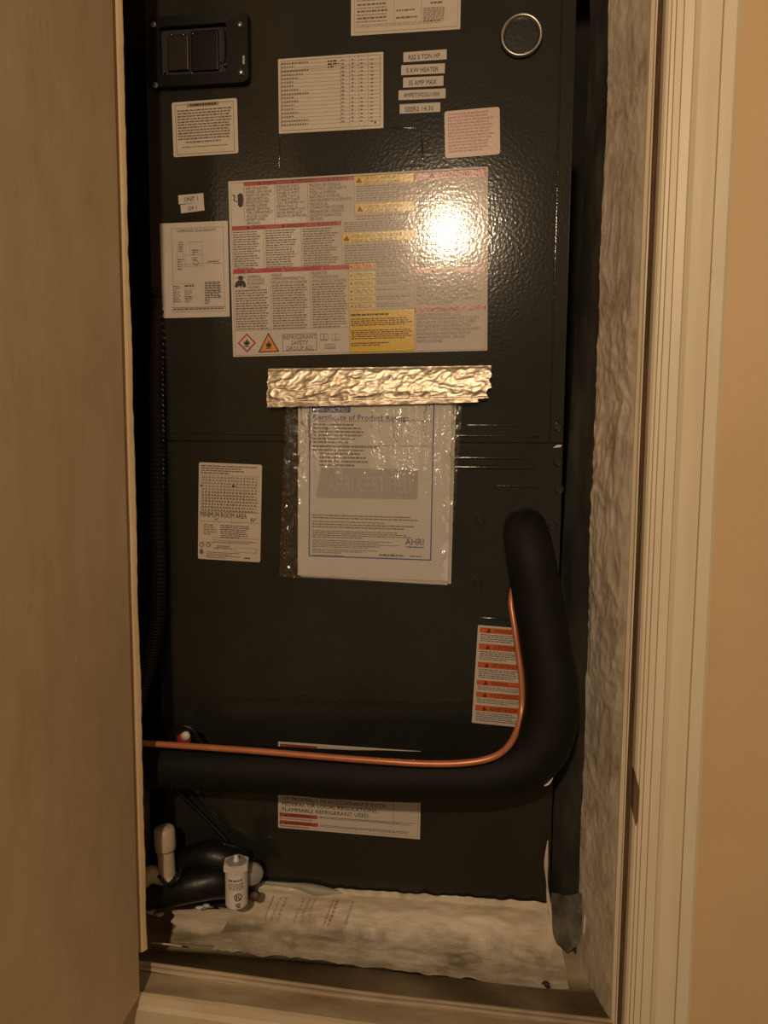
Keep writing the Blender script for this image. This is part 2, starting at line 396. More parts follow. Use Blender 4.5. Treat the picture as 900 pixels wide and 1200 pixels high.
# ------------------------------------------------------------------ air handler
AH = root('air_handler', ((UL+UR)/2, .27, UB), 'tall dark grey steel air handler cabinet covered in printed labels', 'air handler')
mk('cabinet_shell', *box(UL, UR, .004, .54, UB, UT, .003), 'steel', AH)
def rrect(x0, x1, z0, z1, r, n=4):
    p = []
    for cx, cz, a0 in ((x1-r, z1-r, 0), (x0+r, z1-r, 90), (x0+r, z0+r, 180), (x1-r, z0+r, 270)):
        for k in range(n+1): a = math.radians(a0+90*k/n); p.append((cx+r*math.cos(a), cz+r*math.sin(a)))
    return p
xs = P(652, 250, 0).x                      # vertical panel joint near the right edge
mk('upper_panel', *box(UL+.001, xs-.0012, 0, .004, SEAM+.0016, UT-.004, .0012), 'steel', AH)
mk('corner_post', *box(xs+.0006, UR, -.0006, .004, SEAM+.0016, UT-.002, .0012), 'steel', AH)
mk('lower_panel', *box(UL+.001, UR, 0, .004, UB, SEAM-.0016, .0012), 'steel', AH)

def rib(p, q, r, name='pressed_rib', mat='steel', yoff=0.0):
    a, b = P(*p, 0), P(*q, 0); a.y = b.y = yoff
    return mk(name, *tube([a, a.lerp(b, .5), b], [r*.55, r, r*.55], 10, 10), mat, AH, smooth=True)
rib((190, 507), (632, 511.5), .0032, yoff=.0012)
rib((500, 536), (636, 537.5), .0028, yoff=.0014)
rib((500, 547), (626, 548.5), .0034, yoff=.0012)
rib((540, 498), (634, 499), .002, yoff=.0012)
rib((576, 569), (650, 571), .002, yoff=.0012)
rib((328, 162), (327, 198), .0016, yoff=.0006)
rib((494, 158), (496, 196), .0016, yoff=.0006)
rib((452, 150), (489, 150), .0016, yoff=.0006)
rib((562, 724), (598, 726), .0024, yoff=.0010)
# service plate round the pipe entry
a, b = P(571, 594, 0), P(657, 703, 0)
pl = mk('pipe_entry_plate', *prism(rrect(a.x, UR-.001, b.z, a.z, .002), -.0022, .001), 'steel', AH)
# screws and knockouts
def screw(px, py, r, name, mat, parent, Y=0.0, depth=.003, slot=True):
    c = P(px, py, Y); v, f = lathe([(.0002, -.001), (r*.98, -.001), (r, depth*.3), (r*.85, depth*.7), (r*.4, depth), (.0002, depth)], (c.x, Y, c.z), 16, 'Y')
    o = mk(name, v, f, mat, parent, smooth=True)
    if slot:
        ang = random.random()*3; s = Matrix.Rotation(ang, 3, 'Y')
        vv, ff = box(-r*.7, r*.7, -.0006, .0004, -r*.13, r*.13); mk('screw_slot', [s @ Vector(q) + Vector((c.x, Y-depth, c.z)) for q in vv], ff, 'black', o)
    return o
for px, py in ((654, 500), (654, 541), (655, 573), (648, 616), (560, 684), (563, 609)):
    c = P(px, py, 0); r = .0052
    ring = mk('knockout_rim', *lathe([(r, -.0005), (r*1.35, -.0005), (r*1.35, .0012), (r*1.15, .0030), (r, .0012)], (c.x, -.0004 if py < 590 or px < 570 else -.0024, c.z), 18, 'Y'), 'steel', AH, smooth=True)
    mk('screw_hole', *lathe([(.0001, -.0004), (r, -.0004), (r, .0005), (.0001, .0005)], (c.x, -.0008 if py < 590 or px < 570 else -.0028, c.z), 18, 'Y'), 'black', ring)
c = P(653, 523, 0)
mk('paint_chip', *prism([(c.x-.006, c.z-.0022), (c.x+.004, c.z-.0012), (c.x+.007, c.z+.002), (c.x+.001, c.z+.0022), (c.x-.003, c.z+.0005)], -.0022, .0005), 'chip', AH)
c = P(200, 511, 0); 
# conduit hole with steel ring
c = P(611, 43, 0); r = .0285
k = mk('conduit_ring', *lathe([(r*.78, -.001), (r*1.0, -.001), (r*1.04, .003), (r*.97, .007), (r*.86, .006), (r*.78, .001)], (c.x, 0, c.z), 40, 'Y'), 'chrome', AH, smooth=True)
mk('conduit_hole', *lathe([(.0001, -.001), (r*.86, -.001), (r*.86, .001), (.0001, .001)], (c.x, -.0002, c.z), 40, 'Y'), 'steel_dark', k)

# breaker window: bezel, lifted flap window, switches behind, four screws
BX = [P(172, 25, 0), P(294, 16, 0), P(294, 101, 0), P(178, 106, 0)]
x0 = (BX[0].x+BX[3].x)/2; x1 = (BX[1].x+BX[2].x)/2; z1 = (BX[0].z+BX[1].z)/2; z0 = (BX[2].z+BX[3].z)/2
wx0, wx1 = P(190, 60, 0).x, P(268, 60, 0).x; wz1, wz0 = P(230, 33, 0).z, P(230, 90, 0).z
outer = rrect(x0, x1, z0, z1, .010); inner = rrect(wx0, wx1, wz0, wz1, .004)
def bezel():
    n = len(outer); v = []
    for poly, y in ((outer, .001), (outer, -.007), ([(x*.985+(x0+x1)/2*.015, z*.985+(z0+z1)/2*.015) for x, z in outer], -.010), (inner, -.0095), (inner, .0005)): v += [(x, y, z) for x, z in poly]
    f = []
    for j in range(4):
        for i in range(n): f.append([j*n+i, j*n+(i+1) % n, (j+1)*n+(i+1) % n, (j+1)*n+i])
    return v, f
bz = mk('breaker_cover', *bezel(), 'steel_dark', AH); bz['label'] = 'black framed breaker window with four screws'
mk('breaker_recess', *box(wx0, wx1, -.0008, .0006, wz0, wz1), M['black'], bz)
bw = (wx1-wx0)
brown = mottled('brown_breaker_body', (.010, .006, .004), (.016, .010, .007), 40, .35)
mk('breaker_switch', *box(wx0+bw*.10, wx0+bw*.42, -.006, -.0005, wz0+.008, wz1-.010, .002), brown, bz)
mk('breaker_switch', *box(wx0+bw*.45, wx0+bw*.86, -.005, -.0005, wz0+.006, wz1-.006, .002), M['steel_dark'], bz)
mk('window_frame_edge', *tube([Vector((wx1-.004, -.0085, wz1-.006)), Vector((wx1-.003, -.0085, (wz0+wz1)/2)), Vector((wx1-.006, -.0085, wz0+.012))], .0011, 8), 'steel_dark', bz, smooth=True)
for px, py, s in ((201, 41, .0034), (215, 41, .0038), (226, 40, .003), (225, 86, .003), (258, 72, .0022), (264, 76, .003), (192, 84, .003)):
    q = P(px, py, -.006); mk('terminal_tip', *lathe([(.0001, -.001), (s*.7, -.001), (s*.6, .001), (.0001, .0012)], (q.x, -.0065, q.z), 10, 'Y'), mottled('terminal_tin', (.16, .13, .10), (.22, .18, .14), 90, .35, metal=1), bz, smooth=True)
for px, py in ((180, 29), (281, 29), (282, 85), (182, 100)): screw(px, py, .0046, 'cover_screw', 'screw', bz, -.0098)
q = P(286, 71, -.01); mk('latch_tab', *box(q.x-.0016, q.x+.0016, -.0125, -.0095, q.z-.006, q.z+.006, .0006), 'grey_plastic', bz)

# ------------------------------------------------------------------ printed labels
def solve(A, b):
    n = len(b); A = [r[:]+[b[i]] for i, r in enumerate(A)]
    for i in range(n):
        p = max(range(i, n), key=lambda k: abs(A[k][i])); A[i], A[p] = A[p], A[i]
        for k in range(n):
            if k != i:
                m = A[k][i]/A[i][i]
                for j in range(i, n+1): A[k][j] -= m*A[i][j]
    return [A[i][n]/A[i][i] for i in range(n)]
_tc = {}
def glyphs(s):
    """flat outline mesh of one line of text, cap height 1: (verts, faces, width)"""
    if s in _tc: return _tc[s]
    cu = bpy.data.curves.new('t', 'FONT'); cu.body = s; cu.size = 1; cu.resolution_u = 2; cu.offset = 0
    ob = bpy.data.objects.new('t', cu); COL.objects.link(ob); bpy.context.view_layer.update()
    me = bpy.data.meshes.new_from_object(ob.evaluated_get(bpy.context.evaluated_depsgraph_get()))
    v = [(p.co.x, p.co.y) for p in me.vertices]; f = [list(p.vertices) for p in me.polygons]
    bpy.data.objects.remove(ob); bpy.data.curves.remove(cu); bpy.data.meshes.remove(me)
    w = max((p[0] for p in v), default=1); _tc[s] = (v, f, w); return _tc[s]
CAPH = max(p[1] for p in glyphs('H')[0])

class Label:
    def __init__(s, name, corners, label, mat='label_white', parent=None, Y=0.0, th=.0005, rad=.003, pts=None, top=False, cat=None):
        s.px = corners; w = [P(x, y, Y) for x, y in corners]      # TL TR BR BL
        ex = ((w[1]-w[0])+(w[2]-w[3])).normalized(); s.ex = ex; s.ez = Vector((ex.z, 0, -ex.x)); c = sum(w, Vector())/4
        s.w = ((w[1]-w[0]).length+(w[2]-w[3]).length)/2; s.h = ((w[3]-w[0]).length+(w[2]-w[1]).length)/2
        s.o = c - ex*s.w/2 - s.ez*s.h/2; s.Y = Y - th; s.k = 0
        A, b = [], []
        for (x, y), (u, v) in zip(corners, ((0, 0), (1, 0), (1, 1), (0, 1))):
            A.append([x, y, 1, 0, 0, 0, -u*x, -u*y]); b.append(u); A.append([0, 0, 0, x, y, 1, -v*x, -v*y]); b.append(v)
        s.H = solve(A, b)
        poly = [(s.W(u*1.0, v*1.0)) for u, v in rrect(0, s.w, -s.h, 0, rad)] if rad else [s.W(0, 0), s.W(s.w, 0), s.W(s.w, -s.h), s.W(0, -s.h)]
        if pts: poly = [s.W(*pp) for pp in pts(s)]
        s.obj = mk(name, *prism([(p.x, p.z) for p in poly], Y-th, Y+.0002), mat, parent); s.obj['label'] = label
    def W(s, x, z): return s.o + s.ex*x - s.ez*z                   # local (x right, z up from the top edge)
    def L(s, px, py):
        h = s.H; d = h[6]*px+h[7]*py+1; return ((h[0]*px+h[1]*py+h[2])/d*s.w, -(h[3]*px+h[4]*py+h[5])/d*s.h)
    def put(s, name, v2, f, mat, lift=1):
        y = s.Y - .0003*lift; v = [s.W(*p) for p in v2]
        for q in v: q.y = y
        bm = bmesh.new(); vs_ = [bm.verts.new(q) for q in v]
        for q in f:
            try: bm.faces.new([vs_[i] for i in q])
            except ValueError: pass
        for q in bm.faces:
            q.normal_update()
            if q.normal.y > 0: q.normal_flip()
        bm.verts.index_update(); vv = [x.co.copy() for x in bm.verts]; ff = [[x.index for x in q.verts] for q in bm.faces]; bm.free()
        return mk(name, vv, ff, mat, s.obj)
    rows = False                                                   # True: b's height is read at a's column
    def bx(s, a, b):
        (x0, z0), (x1, z1) = s.L(*a), s.L(*b)
        if s.rows: z1 = s.L(a[0], b[1])[1]
        return x0, z0, x1, z1
    def rect(s, a, b, mat, name='header_bar', lift=1):
        x0, z0, x1, z1 = s.bx(a, b); return s.put(name, [(x0, z1), (x1, z1), (x1, z0), (x0, z0)], [[0, 1, 2, 3]], mat, lift)
    def poly(s, pts, mat, name='pictogram', lift=1): return s.put(name, [s.L(*p) for p in pts], [list(range(len(pts)))], mat, lift)
    def frame(s, a, b, t, mat, name='printed_frame', lift=1):
        (x0, z0), (x1, z1) = s.L(*a), s.L(*b); v, f = [], []
        for (p, q, r, w) in ((x0, x1, z0-t, z0), (x0, x1, z1, z1+t), (x0, x0+t, z1+t, z0-t), (x1-t, x1, z1+t, z0-t)):
            n = len(v); v += [(p, r), (q, r), (q, w), (p, w)]; f.append([n, n+1, n+2, n+3])
        return s.put(name, v, f, mat, lift)
    def lines(s, segs, t, mat, name='ruled_lines', lift=1):
        v, f = [], []
        for a, b in segs:
            p, q = Vector(s.L(*a)), Vector(s.L(*b)); d = (q-p).normalized(); m = Vector((-d.y, d.x))*t/2
            n = len(v); v += [p-m, q-m, q+m, p+m]; f.append([n, n+1, n+2, n+3])
        return s.put(name, v, f, mat, lift)
    def text(s, rows, a, b, mat, name='printed_text', lift=2, fill=.74, align='L', maxsq=1.25, rot=False):
        x0, z0, x1, z1 = s.bx(a, b); W_, H_ = x1-x0, z0-z1; n = len(rows); pitch = H_/n; cap = pitch*fill
        g = [glyphs(r) for r in rows]; sc = cap/CAPH; wid = max(q[2] for q in g)*sc; sx = min(maxsq, W_/wid)*sc; v, f = [], []
        for i, (gv, gf, gw) in enumerate(g):
            zb = z0 - pitch*i - (pitch+cap)/2 + 0; off = 0 if align == 'L' else (W_-gw*sx)/2
            k = len(v); v += [(x0+off+p[0]*sx, zb+p[1]*sc) for p in gv]; f += [[j+k for j in q] for q in gf]
        return s.put(name, v, f, mat, lift)
    def dashes(s, a, b, n, mat, name='small_print', fill=.42, ragged=.25, lift=1, word=(.0022, .0075), gap=.0011):
        x0, z0, x1, z1 = s.bx(a, b); pitch = (z0-z1)/n; v, f = [], []
        for i in range(n):
            zc = z0 - pitch*(i+.5); end = x1 - (x1-x0)*ragged*random.random()*(1 if i < n-1 else 1.8); x = x0
            while x < end:
                w = random.uniform(*word); e = min(x+w, end); h = pitch*fill/2*random.uniform(.85, 1.1)
                k = len(v); v += [(x, zc-h), (e, zc-h), (e, zc+h), (x, zc+h)]; f.append([k, k+1, k+2, k+3]); x = e+gap
        return s.put(name, v, f, mat, lift)
    def tri(s, cx, cy, r, mat, lift=2, name='warning_triangle'): return s.poly([(cx-r, cy+r*.8), (cx+r, cy+r*.8), (cx, cy-r)], mat, name, lift)

# big multilingual warning label
B = Label('warning_label', [(267, 213), (571, 195), (572, 411), (274, 418)], 'large multilingual warning label with red and yellow bars', parent=AH, rad=.001)
B.frame((269.5, 215), (569.5, 409.5), .0006, 'ink_pale')
def bar(lb, a, b, t, mat, texts=(), tm='ink_soft', tri=True):
    """header bar whose top edge runs between photo points a and b, t pixels thick"""
    lb.poly([a, b, (b[0]+t*.02, b[1]+t), (a[0]+t*.02, a[1]+t)], mat, 'header_bar')
    for tx, u, w in texts:
        x = a[0]+(b[0]-a[0])*u; y = a[1]+(b[1]-a[1])*u
        if tri: lb.tri(x-t*.8, y+t*.52, t*.42, tm)
        lb.text([tx], (x, y+t*.12), (x+w, y+t*.88+w*(b[1]-a[1])/(b[0]-a[0])), tm, 'header_text', fill=.85)
bar(B, (285.5, 214), (413.5, 206.5), 4.6, 'ink_red', (('WARNING', .17, 16), ('AVERTISSEMENT', .47, 22), ('ADVERTENCIA', .80, 18)), 'ink_brown')
bar(B, (271.8, 265.6), (399, 258.9), 5, 'ink_red', (('WARNING', .18, 16), ('AVERTISSEMENT', .50, 22), ('ADVERTENCIA', .83, 18)), 'ink_brown')
bar(B, (273.6, 316), (408.5, 310.2), 5, 'ink_crimson', (('WARNING', .14, 15), ('AVERTISSEMENT', .46, 22), ('ADVERTENCIA', .80, 18)), 'ink_pinkline')
B.lines([((285, 214), (286.5, 262)), ((321, 217), (322, 262)), ((359.5, 214), (360.5, 260)), ((413.5, 207), (415, 254)), ((399, 259), (401, 311)), ((308.5, 268), (309.5, 314)), ((352.5, 266), (353.5, 312)),
         ((317, 321), (318.5, 385)), ((363, 319), (364.5, 384)), ((276, 387.5), (409, 383.5)), ((485, 201), (486.8, 411)), ((407.8, 311), (410.5, 414))], .0006, 'ink_pale')
B.text(['RISK OF ELECTRIC', 'SHOCK. CAN CAUSE', 'INJURY OR DEATH:', 'DISCONNECT ALL', 'REMOTE ELECTRIC', 'POWER SUPPLIES', 'BEFORE SERVICING.', 'THIS COMPARTMENT', 'MUST BE CLOSED', 'EXCEPT WHEN', 'SERVICING.'], (287.5, 219.5), (319.8, 262.5), 'ink_soft')
B.text(['RISQUE DE CHOC', 'ELECTRIQUE. PEUT', 'CAUSER LA MORT.', 'COUPEZ TOUT LE', 'COURANT AVANT', "TOUT ENTRETIEN OU", 'REPARATION. LE', 'COMPARTIMENT DOIT', 'RESTER FERME SAUF', "PENDANT L'ENTRETIEN"], (322.8, 217.3), (358.6, 254), 'ink_soft')
B.text(['PELIGRO DE CHOQUE', 'ELECTRICO. DESCONECTE', 'TODA LA ENERGIA', 'ELECTRICA ANTES DE', 'MANTENIMIENTO O SERVICIO', 'TECNICO. EL', 'COMPARTIMENTO DEBE', 'PERMANECER CERRADO', 'EXCEPTO DURANTE EL', 'SERVICIO.'], (361.5, 215.3), (412, 257), 'ink_soft')
# hand and plug pictogram
B.poly([(278, 229), (281, 226.5), (284, 228), (285, 234), (284, 242), (281, 243.5), (278.5, 241)], 'ink', 'pictogram')
B.lines([((272, 229), (275, 230)), ((275, 230), (273.5, 235)), ((273.5, 235), (277.5, 237))], .0014, 'ink', 'pictogram')
for x0_, x1_, y0_ in ((273, 306, 271.5), (310.5, 350, 269.5), (354.5, 397, 267.5)): B.dashes((x0_, y0_), (x1_, y0_+43.5), 16, 'ink_soft', fill=.46)
# carbon monoxide pictogram
B.poly([(275, 336.5), (276.5, 331), (279.5, 328.5), (285, 328.5), (287.6, 331), (288.8, 336), (285, 337), (284, 334), (282.5, 337.5), (280, 334.5), (279, 337)], 'ink', 'pictogram')
B.poly([(279.5, 327.5), (279.3, 324.4), (282, 322.8), (285, 324.2), (285, 327.5), (282.2, 328.6)], 'ink', 'pictogram'); B.lines([((275.5, 326.5), (279, 325.5)), ((285, 325.2), (288, 324.6))], .001, 'ink_soft', 'pictogram')
B.text(['CARBON', 'MONOXIDE', 'POISONING', 'HAZARD'], (289.7, 322.3), (310, 338), 'ink_soft')
B.text(['RISQUE', "D'EMPOISONNEMENT AU", 'MONOXYDE DE CARBONE'], (318.8, 320.3), (360, 332), 'ink_soft')
B.text(['PELIGRO DE', 'INTOXICACION POR', 'MONOXIDO DE CARBONO'], (365, 318), (406, 330.5), 'ink_soft')
B.dashes((275.8, 339.5), (316, 386), 16, 'ink_soft', ragged=.12, fill=.46); B.dashes((319, 333.5), (361.5, 385), 18, 'ink_soft', ragged=.12, fill=.46); B.dashes((365.5, 332), (407.5, 383.5), 18, 'ink_soft', ragged=.12, fill=.46)
# hazard diamond, triangle, safety group box
B.poly([(289.8, 390.5), (300.6, 401.5), (290.4, 413), (279.2, 402)], 'ink_crimson', 'hazard_diamond', 1); B.poly([(289.8, 392.8), (298.4, 401.6), (290.3, 410.6), (281.4, 401.9)], 'label_white', 'hazard_diamond', 2)
def flame(cx, cy, s):
    B.poly([(cx+x*s, cy+y*s) for x, y in ((-.55, .5), (-.8, -.1), (-.5, -.3), (-.35, .05), (-.15, -.5), (.05, -1), (.3, -.4), (.42, -.05), (.6, -.35), (.75, .1), (.5, .5), (.2, .7), (-.2, .7))], 'ink', 'flame', 4)
    B.lines([((cx-s*.7, cy+s*1.0), (cx+s*.7, cy+s*.97))], .0012, 'ink', 'flame', 4)
flame(290, 401.3, 4.6)
B.poly([(315, 389.5), (328, 412), (303.2, 413)], 'ink', 'hazard_triangle', 1); B.poly([(315, 392), (326, 411), (305.3, 411.8)], 'ink_amber', 'hazard_triangle', 2); flame(315.5, 403.6, 4.4)
B.frame((331, 391.5), (372, 410.5), .0008, 'ink_soft'); B.text(['REFRIGERANT', 'SAFETY', 'GROUP A2L'], (332, 392), (371.5, 410.8), 'ink_soft', align='C')
for bx_, st in ((380.2, 'ink_soft'), (393.6, 'ink_pale')):
    B.frame((bx_-4.6, 391), (bx_, 398), .0006, st, 'manual_icon'); B.frame((bx_-.5, 391), (bx_+4.6, 398), .0006, st, 'manual_icon'); B.lines([((bx_-4.5, 399), (bx_+4.5, 398.5))], .0008, st, 'manual_icon')
B.frame((381, 403.5), (393.5, 408.7), .0007, 'ink_soft', 'certification_mark'); B.text(['cULus'], (382.5, 404.5), (392.5, 408), 'ink_soft')
# middle column
def yhead(x0_, x1_, y0_, y1_, m, r1, r2):
    B.poly([(x0_, y0_), (x1_, y0_-(x1_-x0_)*.055), (x1_+.4, y1_-(x1_-x0_)*.055), (x0_+.2, y1_)], m, 'header_bar')
    B.tri(x0_+5.2, (y0_+y1_)/2-.1, 3.6, 'ink_brown'); B.text([r1, r2], (x0_+10.5, y0_+.4), (x1_-14, y1_-2.6), 'ink_soft', 'header_text', fill=.7)
yhead(414.5, 483.3, 206.2, 217.2, 'ink_yellow', 'CAUTION - INSTALLER', 'LEAVE FOR HOMEOWNER')
yhead(416, 484.2, 239.8, 250.5, 'ink_yellow', 'ATTENTION - INSTALLATEUR', 'LAISSER AU PROPRIETAIRE')
yhead(400.5, 485, 274.2, 284.8, 'ink_yellow', 'ATENCION - INSTALADOR', 'DEJAR AL PROPIETARIO')
B.dashes((417, 217.5), (483, 233.5), 7, 'ink_soft', fill=.45); B.dashes((417, 252), (483, 255.5), 2, 'ink_soft'); B.dashes((402.5, 260), (483.5, 268.6), 5, 'ink_soft', fill=.45); B.dashes((403, 286.5), (483.5, 307), 8, 'ink_soft', fill=.45)
for i, (tx, y, m) in enumerate((('CAUTION', 309, 'ink_amber'), ('ATTENTION', 319.3, 'ink_pale_yellow'), ('ATENCION', 328.6, 'ink_pale_yellow'), ('CAUTION', 338, 'ink_pale_yellow'), ('ATTENTION', 347, 'ink_pale_yellow'), ('ATENCION', 355.5, 'ink_pale_yellow'))):
    B.poly([(408.4+i*.2, y), (439, y-1.4), (439.4, y+(5.6 if i == 0 else 7.2)), (408.6+i*.2, y+(7 if i == 0 else 8.6))], m, 'header_bar')
    B.tri(411.3+i*.2, y+3.6, 1.5, 'ink_brown'); B.text([tx], (414.5+i*.2, y+1.2), (436, y+5.6), 'ink_soft', 'header_text', fill=.85)
    B.dashes((441, y-.4), (483, y+(1.6 if i == 3 else 3.6)), 1 if i == 3 else 2, 'ink_soft', fill=.4); B.lines([((439.5, y+7.6), (485.5, y+6)), ((408.6, y+8.7), (439.5, y+7.2))], .0004, 'ink_pale')
B.poly([(409.8, 365.3), (485.6, 362), (486.6, 411.8), (410.8, 414.3)], 'ink_yellow', 'header_bar')
B.dashes((411.5, 368), (456, 369.3), 1, 'ink', fill=.8, lift=2, ragged=.02); B.dashes((411.5, 373), (484.5, 380.6), 4, 'ink_brown', lift=2, ragged=.1, fill=.5); B.dashes((412, 386.5), (485, 396.4), 5, 'ink_brown', lift=2, ragged=.12, fill=.5); B.dashes((412, 401.3), (476, 404.8), 2, 'ink_brown', lift=2, ragged=.3, fill=.5)
# right column
bar(B, (484.5, 202.3), (569.6, 197.3), 9.2, 'ink_red', (('WARNING', .33, 36),), 'ink_brown')
B.text(['RISK OF FIRE \u2013', 'AUXILIARY DEVICES', 'WHICH MAY BE A', 'POTENTIAL IGNITION', 'SOURCE SHALL NOT', 'BE INSTALLED IN THE', 'DUCTWORK, OTHER', 'THAN AUXILIARY', 'DEVICES LISTED FOR', 'USE WITH THE', 'SPECIFIC APPLIANCE.', 'SEE INSTRUCTIONS.'], (487.3, 212.6), (561, 311.5), 'ink_soft', fill=.7)
bar(B, (486, 315.7), (569.8, 312.5), 5, 'ink_red', (('AVERTISSEMENT', .3, 26),), 'ink_brown')
B.text(["RISQUE D'INCENDIE - LES DISPOSITIFS", 'AUXILIAIRES POUVANT ETRE UNE', 'SOURCE D\'IGNITION, AUTRES QUE LES', "APPAREILS AUXILIAIRES HOMOLOGUES", "POUR UNE UTILISATION AVEC L'APPAREIL", 'SPECIFIQUE, NE DOIVENT PAS ETRE', 'INSTALLES DANS LE SYSTEME DE CONDUITS.', 'VOIR LES INSTRUCTIONS.'], (488, 321.3), (564.5, 355.5), 'ink_soft', fill=.7)
bar(B, (486.3, 361), (569.6, 358), 5, 'ink_red', (('ADVERTENCIA', .3, 26),), 'ink_brown')
B.text(['RIESGO DE INCENDIO - LOS', 'DISPOSITIVOS AUXILIARES QUE PUEDEN', 'SER FUENTES DE IGNICION NO DEBEN', 'INSTALARSE EN LOS CONDUCTOS,', 'EXCEPTO LOS DISPOSITIVOS AUXILIARES', 'ENUMERADOS PARA USAR CON EL', 'APARATO ESPECIFICO. VEA LAS', 'INSTRUCCIONES.'], (488.3, 367), (563, 400.5), 'ink_soft', fill=.7)

# specification sheet at the top edge
T = Label('specification_label', [(411, -32), (540, -41), (540, 34), (412, 42.5)], 'printed specification label cut by the top of the picture', 'label_cream', AH, rad=.001)
T.rows = True
T.frame((415, -28), (537, 31), .0005, 'ink_pale'); T.lines([((462, -34), (463, 27)), ((494, -36), (495, 25))], .0005, 'ink_pale')
for y in (-24, -14, -4, 5, 13, 21): T.dashes((419, y), (455, y+2.6), 1, 'ink_soft', fill=.8, ragged=.1); T.dashes((418, y+4), (457, y+7), 1, 'ink_pale', fill=.5, ragged=.1)
for y in (-20, -8, 11.5, 20): T.dashes((465, y), (490, y+2.4), 1, 'ink_soft', fill=.8, ragged=.1)
T.dashes((505, 2), (530, 5), 1, 'ink_soft', fill=.8); T.dashes((497, 9), (522, 26), 7, 'ink_pale', fill=.7, ragged=.05)
T.dashes((417, 33), (534, 30), 1, 'ink_pinkline') if False else T.dashes((418, 29.5), (535, 33.5), 2, 'ink_pinkline', fill=.4)
# airflow table
A_ = Label('airflow_table_label', [(326, 69.5), (449, 61), (449.5, 150), (327, 157)], 'cream table label with ruled rows and number columns', 'label_cream', AH, rad=.001)
A_.frame((329, 72), (446, 147), .0005, 'ink_soft')
rows = 17
segs = []
for i in range(rows):
    y = 76 + i*4.5; segs.append(((329.5, y), (400, y-4.2))); segs.append(((399, y-4.1), (446, y-7.0)))
A_.lines(segs, .0004, 'ink_pale')
for i in range(rows):
    y = 72.6+i*4.5; A_.dashes((330, y), (random.choice((345, 350, 356, 362)), y+3), 1, 'ink_soft', fill=.42, ragged=.02, word=(.0018, .003), gap=.0014)
    for x, s in ((400.5, .5), (412, 1), (422.5, 1), (434.5, .8)):
        if 9 == i and s == 1: continue
        A_.dashes((x, y-3.2-s), (x+3.5, y-.3-s), 1, 'ink_soft', fill=.5, ragged=.1, word=(.002, .004))
A_.dashes((384, 70.4), (398, 79.6), 3, 'ink', fill=.5, ragged=.3)
A_.lines([((399.5, 66), (400, 148)), ((409.5, 66), (410, 148)), ((420.5, 65), (421, 147)), ((431.5, 64), (432, 147)), ((329, 83.4), (446, 75))], .0005, 'ink_pale')
A_.poly([(438.5, 143.5), (440, 141.5), (441.5, 143.4), (440, 145.5)], 'ink', 'selection_mark')
# small framed notice
N_ = Label('notice_label', [(201, 120.5), (277.5, 115), (279.8, 179.5), (204, 184.5)], 'small framed notice label below the breaker window', 'label_cream', AH, rad=.003)
N_.rows = True
N_.frame((205, 123.5), (275.5, 177.3), .0006, 'ink_soft'); N_.rect((219, 121.6), (256.5, 126), 'ink_pale', 'title_block', 2); N_.dashes((223, 122.4), (254, 125), 1, 'ink', fill=.8, lift=3, ragged=.02)
N_.dashes((207.5, 129), (273, 165.5), 11, 'ink_soft', fill=.5, ragged=.06); N_.dashes((218, 165.6), (262, 168.8), 1, 'ink_soft', fill=.5, ragged=.05); N_.dashes((213.5, 172.5), (268.5, 173.8), 1, 'ink', fill=.5, ragged=.02)
# pink notice
K_ = Label('pink_notice_label', [(520.5, 131), (585.3, 125), (586.3, 181), (522, 185.7)], 'faded pink square label right of the label-maker strips', 'label_pink', AH, rad=.004)
K_.rows = True
K_.dashes((524.5, 133), (580, 180), 13, 'ink_pinkline', fill=.5, ragged=.16)
# label-maker strips on the upper right
for c_, tx in (([(472.5, 61.5), (523.3, 58), (523.5, 69.5), (473, 73.3)], 'R32 5 TON HP'), ([(470, 76.7), (521.3, 74.4), (521.2, 86), (470.4, 88.3)], '5 KW HEATER'), ([(472.4, 91.2), (519.5, 89), (519.8, 100.5), (472.5, 103)], '35 AMP MAX'),
               ([(467, 106.3), (522.3, 103.6), (522, 115.5), (467.2, 117.4)], '4MPETWD2U1000'), ([(468.3, 122.4), (515.8, 120.2), (516.1, 131), (468.4, 133.6)], 'SEER2 14.30')):
    q = Label('label_strip', c_, 'white label-maker strip lettered ' + tx, 'label_white', AH, rad=0)
    (xa, ya), (xb, yb), _, (xd, yd) = c_; h_ = yd-ya
    q.text([tx], (xa+6, ya+h_*.28), (xb-7.5, yb+h_*.84), 'ink', fill=.9)
for c_, tx in (([(209, 229), (238.8, 226.4), (238.6, 237), (209.5, 239.6)], 'UNIT 1'), ([(212.0, 240.2), (239.2, 236.9), (239.6, 246.6), (211.9, 250.2)], 'OF 1')):
    q = Label('label_strip', c_, 'small white label-maker strip lettered ' + tx, 'label_white', AH, rad=0)
    (xa, ya), (xb, yb), _, (xd, yd) = c_; h_ = yd-ya; e = 7 if tx == 'UNIT 1' else 8.5
    q.text([tx], (xa+e, ya+h_*.22), (xb-e, yb+h_*.86), 'ink', fill=.9)
